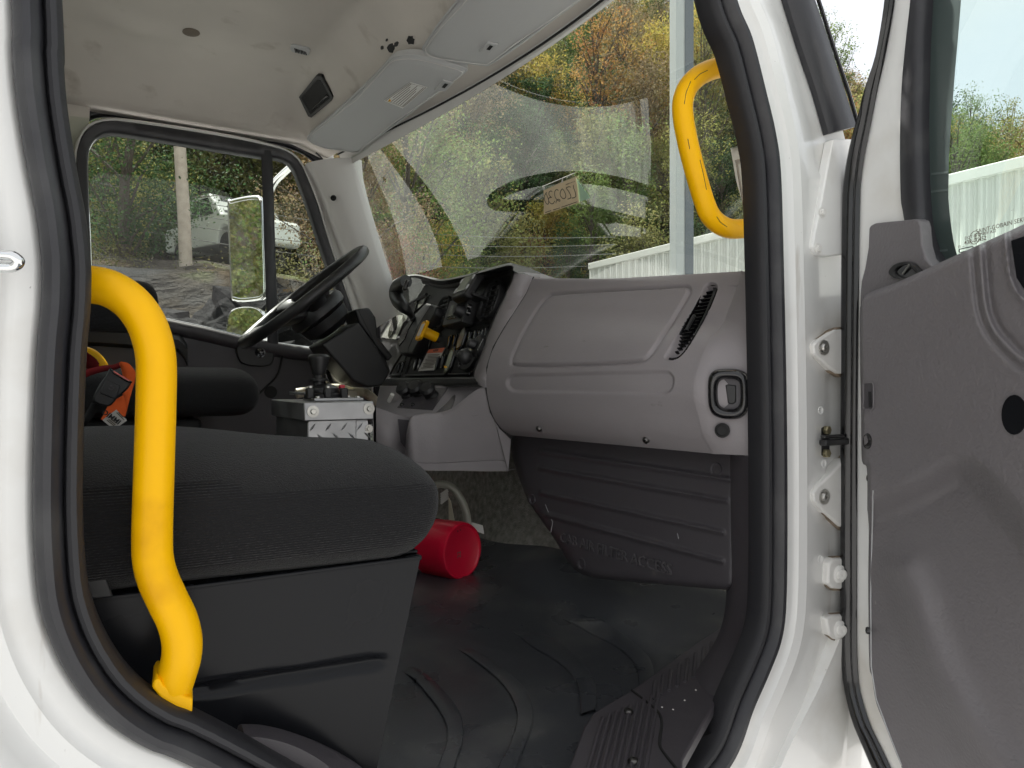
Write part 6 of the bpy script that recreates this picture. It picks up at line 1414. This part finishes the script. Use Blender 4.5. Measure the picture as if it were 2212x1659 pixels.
box('corner_trim', (XB + .02, yl + .01, ztop / 2), (.14, .10, ztop - .2), 'wall_cladding', bld, bevel=.01)
box('roof', (XB + 4.5, (yl + yr) / 2, ztop - .02), (9.1, yl - yr + .1, .06), 'post_paint', bld, bevel=0)
# steel post in front of it
pst = root('steel_post', 'tall grey square steel post standing in the yard past the windscreen', 'post', at(1470, 830, D=7.0) * 1)
pst.location.z = 0
p0 = at(1469, 830, D=7.0); pw = 40 / F * 7.0
box('post_shaft', (p0.x, p0.y, 3.5), (pw * .98, pw * .55, 7.0), 'post_paint', pst, rot=Matrix.Rotation(R(-3), 3, 'Z'), bevel=.004)
box('post_flange', (p0.x + .062 - .012, p0.y - .075, 3.5), (pw * .45, .012, 7.0), 'post_dark', pst, rot=Matrix.Rotation(R(-30), 3, 'Z'), bevel=.001)
# utility pole and wires
up_ = root('utility_pole', 'pale leaning utility pole standing on the bank beyond the far window', 'utility pole', at(402, 500, D=13))
tube('pole_shaft', [at(404, 640, D=13), at(398, 480, D=13), at(388, 310, D=13), at(378, 120, D=13), at(366, -100, D=13)], .112, 'concrete_pole', up_, n=14, rf=lambda t: 1.05 - .25 * t)
for k, (a, b) in enumerate(((385, 500), (420, 516), (446, 536), (476, 560), (545, 592), (618, 640))):
    A, B = at(120, a - 8, D=15), at(1330, b + 12, D=24); n_ = 24
    wv = tube('power_line', [lerp(A, B, t) - UP * (.5 * math.sin(math.pi * t)) for t in np.linspace(0, 1, n_)], .010 if k < 4 else .012, 'wire', None, n=5)
    tag(wv, ('topmost', 'second', 'third', 'fourth', 'fifth', 'lowest')[k] + ' of the overhead cables crossing in front of the wood', 'cable', 'overhead cables')
# ================================================================== mirror outside the drivers window
mr_ = root('side_mirror', 'tall chrome-edged side mirror with convex mirror below on the far door', 'mirror', at(540, 760, Y=2.15))
def mirror_head(nm, out_px, cen, n, dep):
    n = Vector(n).normalized(); pl_ = Plane(at(*cen, Y=2.16), n)
    o = [pl_(p.x, p.y) for p in cr([(a, b, 0) for a, b in out_px], 4, True)]; c = sum(o, Vector()) / len(o)
    loft(nm + '_shell', [[lerp(p, c, .45) - n * dep for p in o], [lerp(p, c, .06) - n * dep * .7 for p in o], [p - n * .012 for p in o], [p for p in o], [lerp(p, c, .035) + n * .005 for p in o], [lerp(p, c, .085) + n * .001 for p in o]], 'chrome', mr_, cv=True, angle=60)
    v = [lerp(p, c, .08) + n * .0015 for p in o]; mesh(nm + '_glass', v, [tuple(range(len(v)))], 'mirror', mr_, smooth=False)
mirror_head('main_mirror', ((492, 440), (497, 432), (530, 424), (556, 422), (563, 428), (566, 445), (570, 540), (572, 630), (568, 645), (556, 650), (525, 653), (506, 650), (500, 640), (496, 560)), (533, 540), (-.80, -.60, 0), .06)
mirror_head('convex_mirror', ((490, 700), (494, 678), (508, 666), (535, 662), (556, 666), (570, 680), (578, 705), (578, 735), (492, 735)), (533, 700), (-.80, -.60, .04), .05)
tube('mirror_arm', cr([at(px, py, Y=2.2) for px, py in ((575, 700), (585, 640), (583, 560), (580, 440), (590, 400), (612, 375), (635, 355))], 4), .014, 'chrome', mr_, n=10)
# ================================================================== white pickup added on the bank, standing in for a window reflection
pk_ = root('pickup_truck', 'white crew cab pickup set on the slope in place of its reflection in the far window', 'pickup', at(497, 600, D=22))
O = at(508, 574, D=22.0); fwd = Vector((.25, -.97, 0)).normalized(); lat = Vector((-fwd.y, fwd.x, 0)); O = O - fwd * .4
fwd3 = (fwd + UP * -.06).normalized()
def PK(l, z, w): return O + fwd3 * l + UP * z + lat * w
side = [(-2.9, .55), (-2.92, 1.15), (-2.75, 1.30), (-.95, 1.28), (-.90, 1.32), (-.62, 1.98), (-.30, 2.06), (.75, 2.05), (1.25, 1.70), (1.60, 1.36), (2.55, 1.26), (2.75, 1.15), (2.80, .60), (2.62, .50)]
def arch(c): return [(c + .50 * math.cos(a), .50 + .50 * math.sin(a)) for a in np.linspace(0, math.pi, 9)]
lowl = arch(1.85) + arch(-1.75)
poly = side + lowl + [(-2.7, .5)]
prism('pickup_body', [PK(l, z, -.95) for l, z in poly], lat * 1.9, 'pickup_white', pk_, bevel=.05, seg=2)
for l0, l1, t0, t1 in ((-.60, .05, -.42, .05), (.12, 1.05, .12, .72)):
    for w_ in (-.965, .965): mesh('side_window', [PK(l0, 1.40, w_), PK(l1 + .12 * (l0 > 0), 1.40, w_), PK(t1, 1.92, w_), PK(t0, 1.92, w_)], [(0, 1, 2, 3)], 'dark_window', pk_)
mesh('rear_window', [PK(-.93, 1.40, -.75), PK(-.93, 1.40, .75), PK(-.66, 1.95, .65), PK(-.66, 1.95, -.65)], [(0, 1, 2, 3)], 'dark_window', pk_)
mesh('front_window', [PK(1.55, 1.42, -.8), PK(1.55, 1.42, .8), PK(.85, 2.02, .68), PK(.85, 2.02, -.68)], [(0, 1, 2, 3)], 'dark_window', pk_)
for l in (1.85, -1.75):
    for w_ in (-.82, .82):
        wh = lathe('wheel', PK(l, .40, w_ * 1.0), lat * (1 if w_ > 0 else -1), [(.24, -.10), (.40, -.10), (.40, .08), (.36, .11), (.24, .11)], 'tyre', pk_, n=22)
        lathe('wheel_rim', PK(l, .40, w_ * 1.0), lat * (1 if w_ > 0 else -1), [(.24, .10), (.22, .07), (.08, .09), (0, .09)], 'steel', wh, n=16)
for l in (-.3, .75): box('door_handle', PK(l, 1.15, -.98), (.16, .03, .03), 'pickup_white', pk_, rot=Matrix.Rotation(math.atan2(fwd.y, fwd.x), 3, 'Z'), bevel=.005)
for w_ in (-.8, .8): box('tail_lamp', PK(-2.93, 1.0, w_), (.04, .16, .36), 'red_paint', pk_, rot=Matrix.Rotation(math.atan2(fwd.y, fwd.x), 3, 'Z'), bevel=.01)
# firm ground under the pickup
mesh('track', [PK(-4.5, -.02, -1.6), PK(4.5, -.02, -1.6), PK(4.5, -.6, 2.6), PK(-4.5, -.6, 2.6)], [(0, 1, 2, 3)], 'asphalt', None)['kind'] = 'structure'
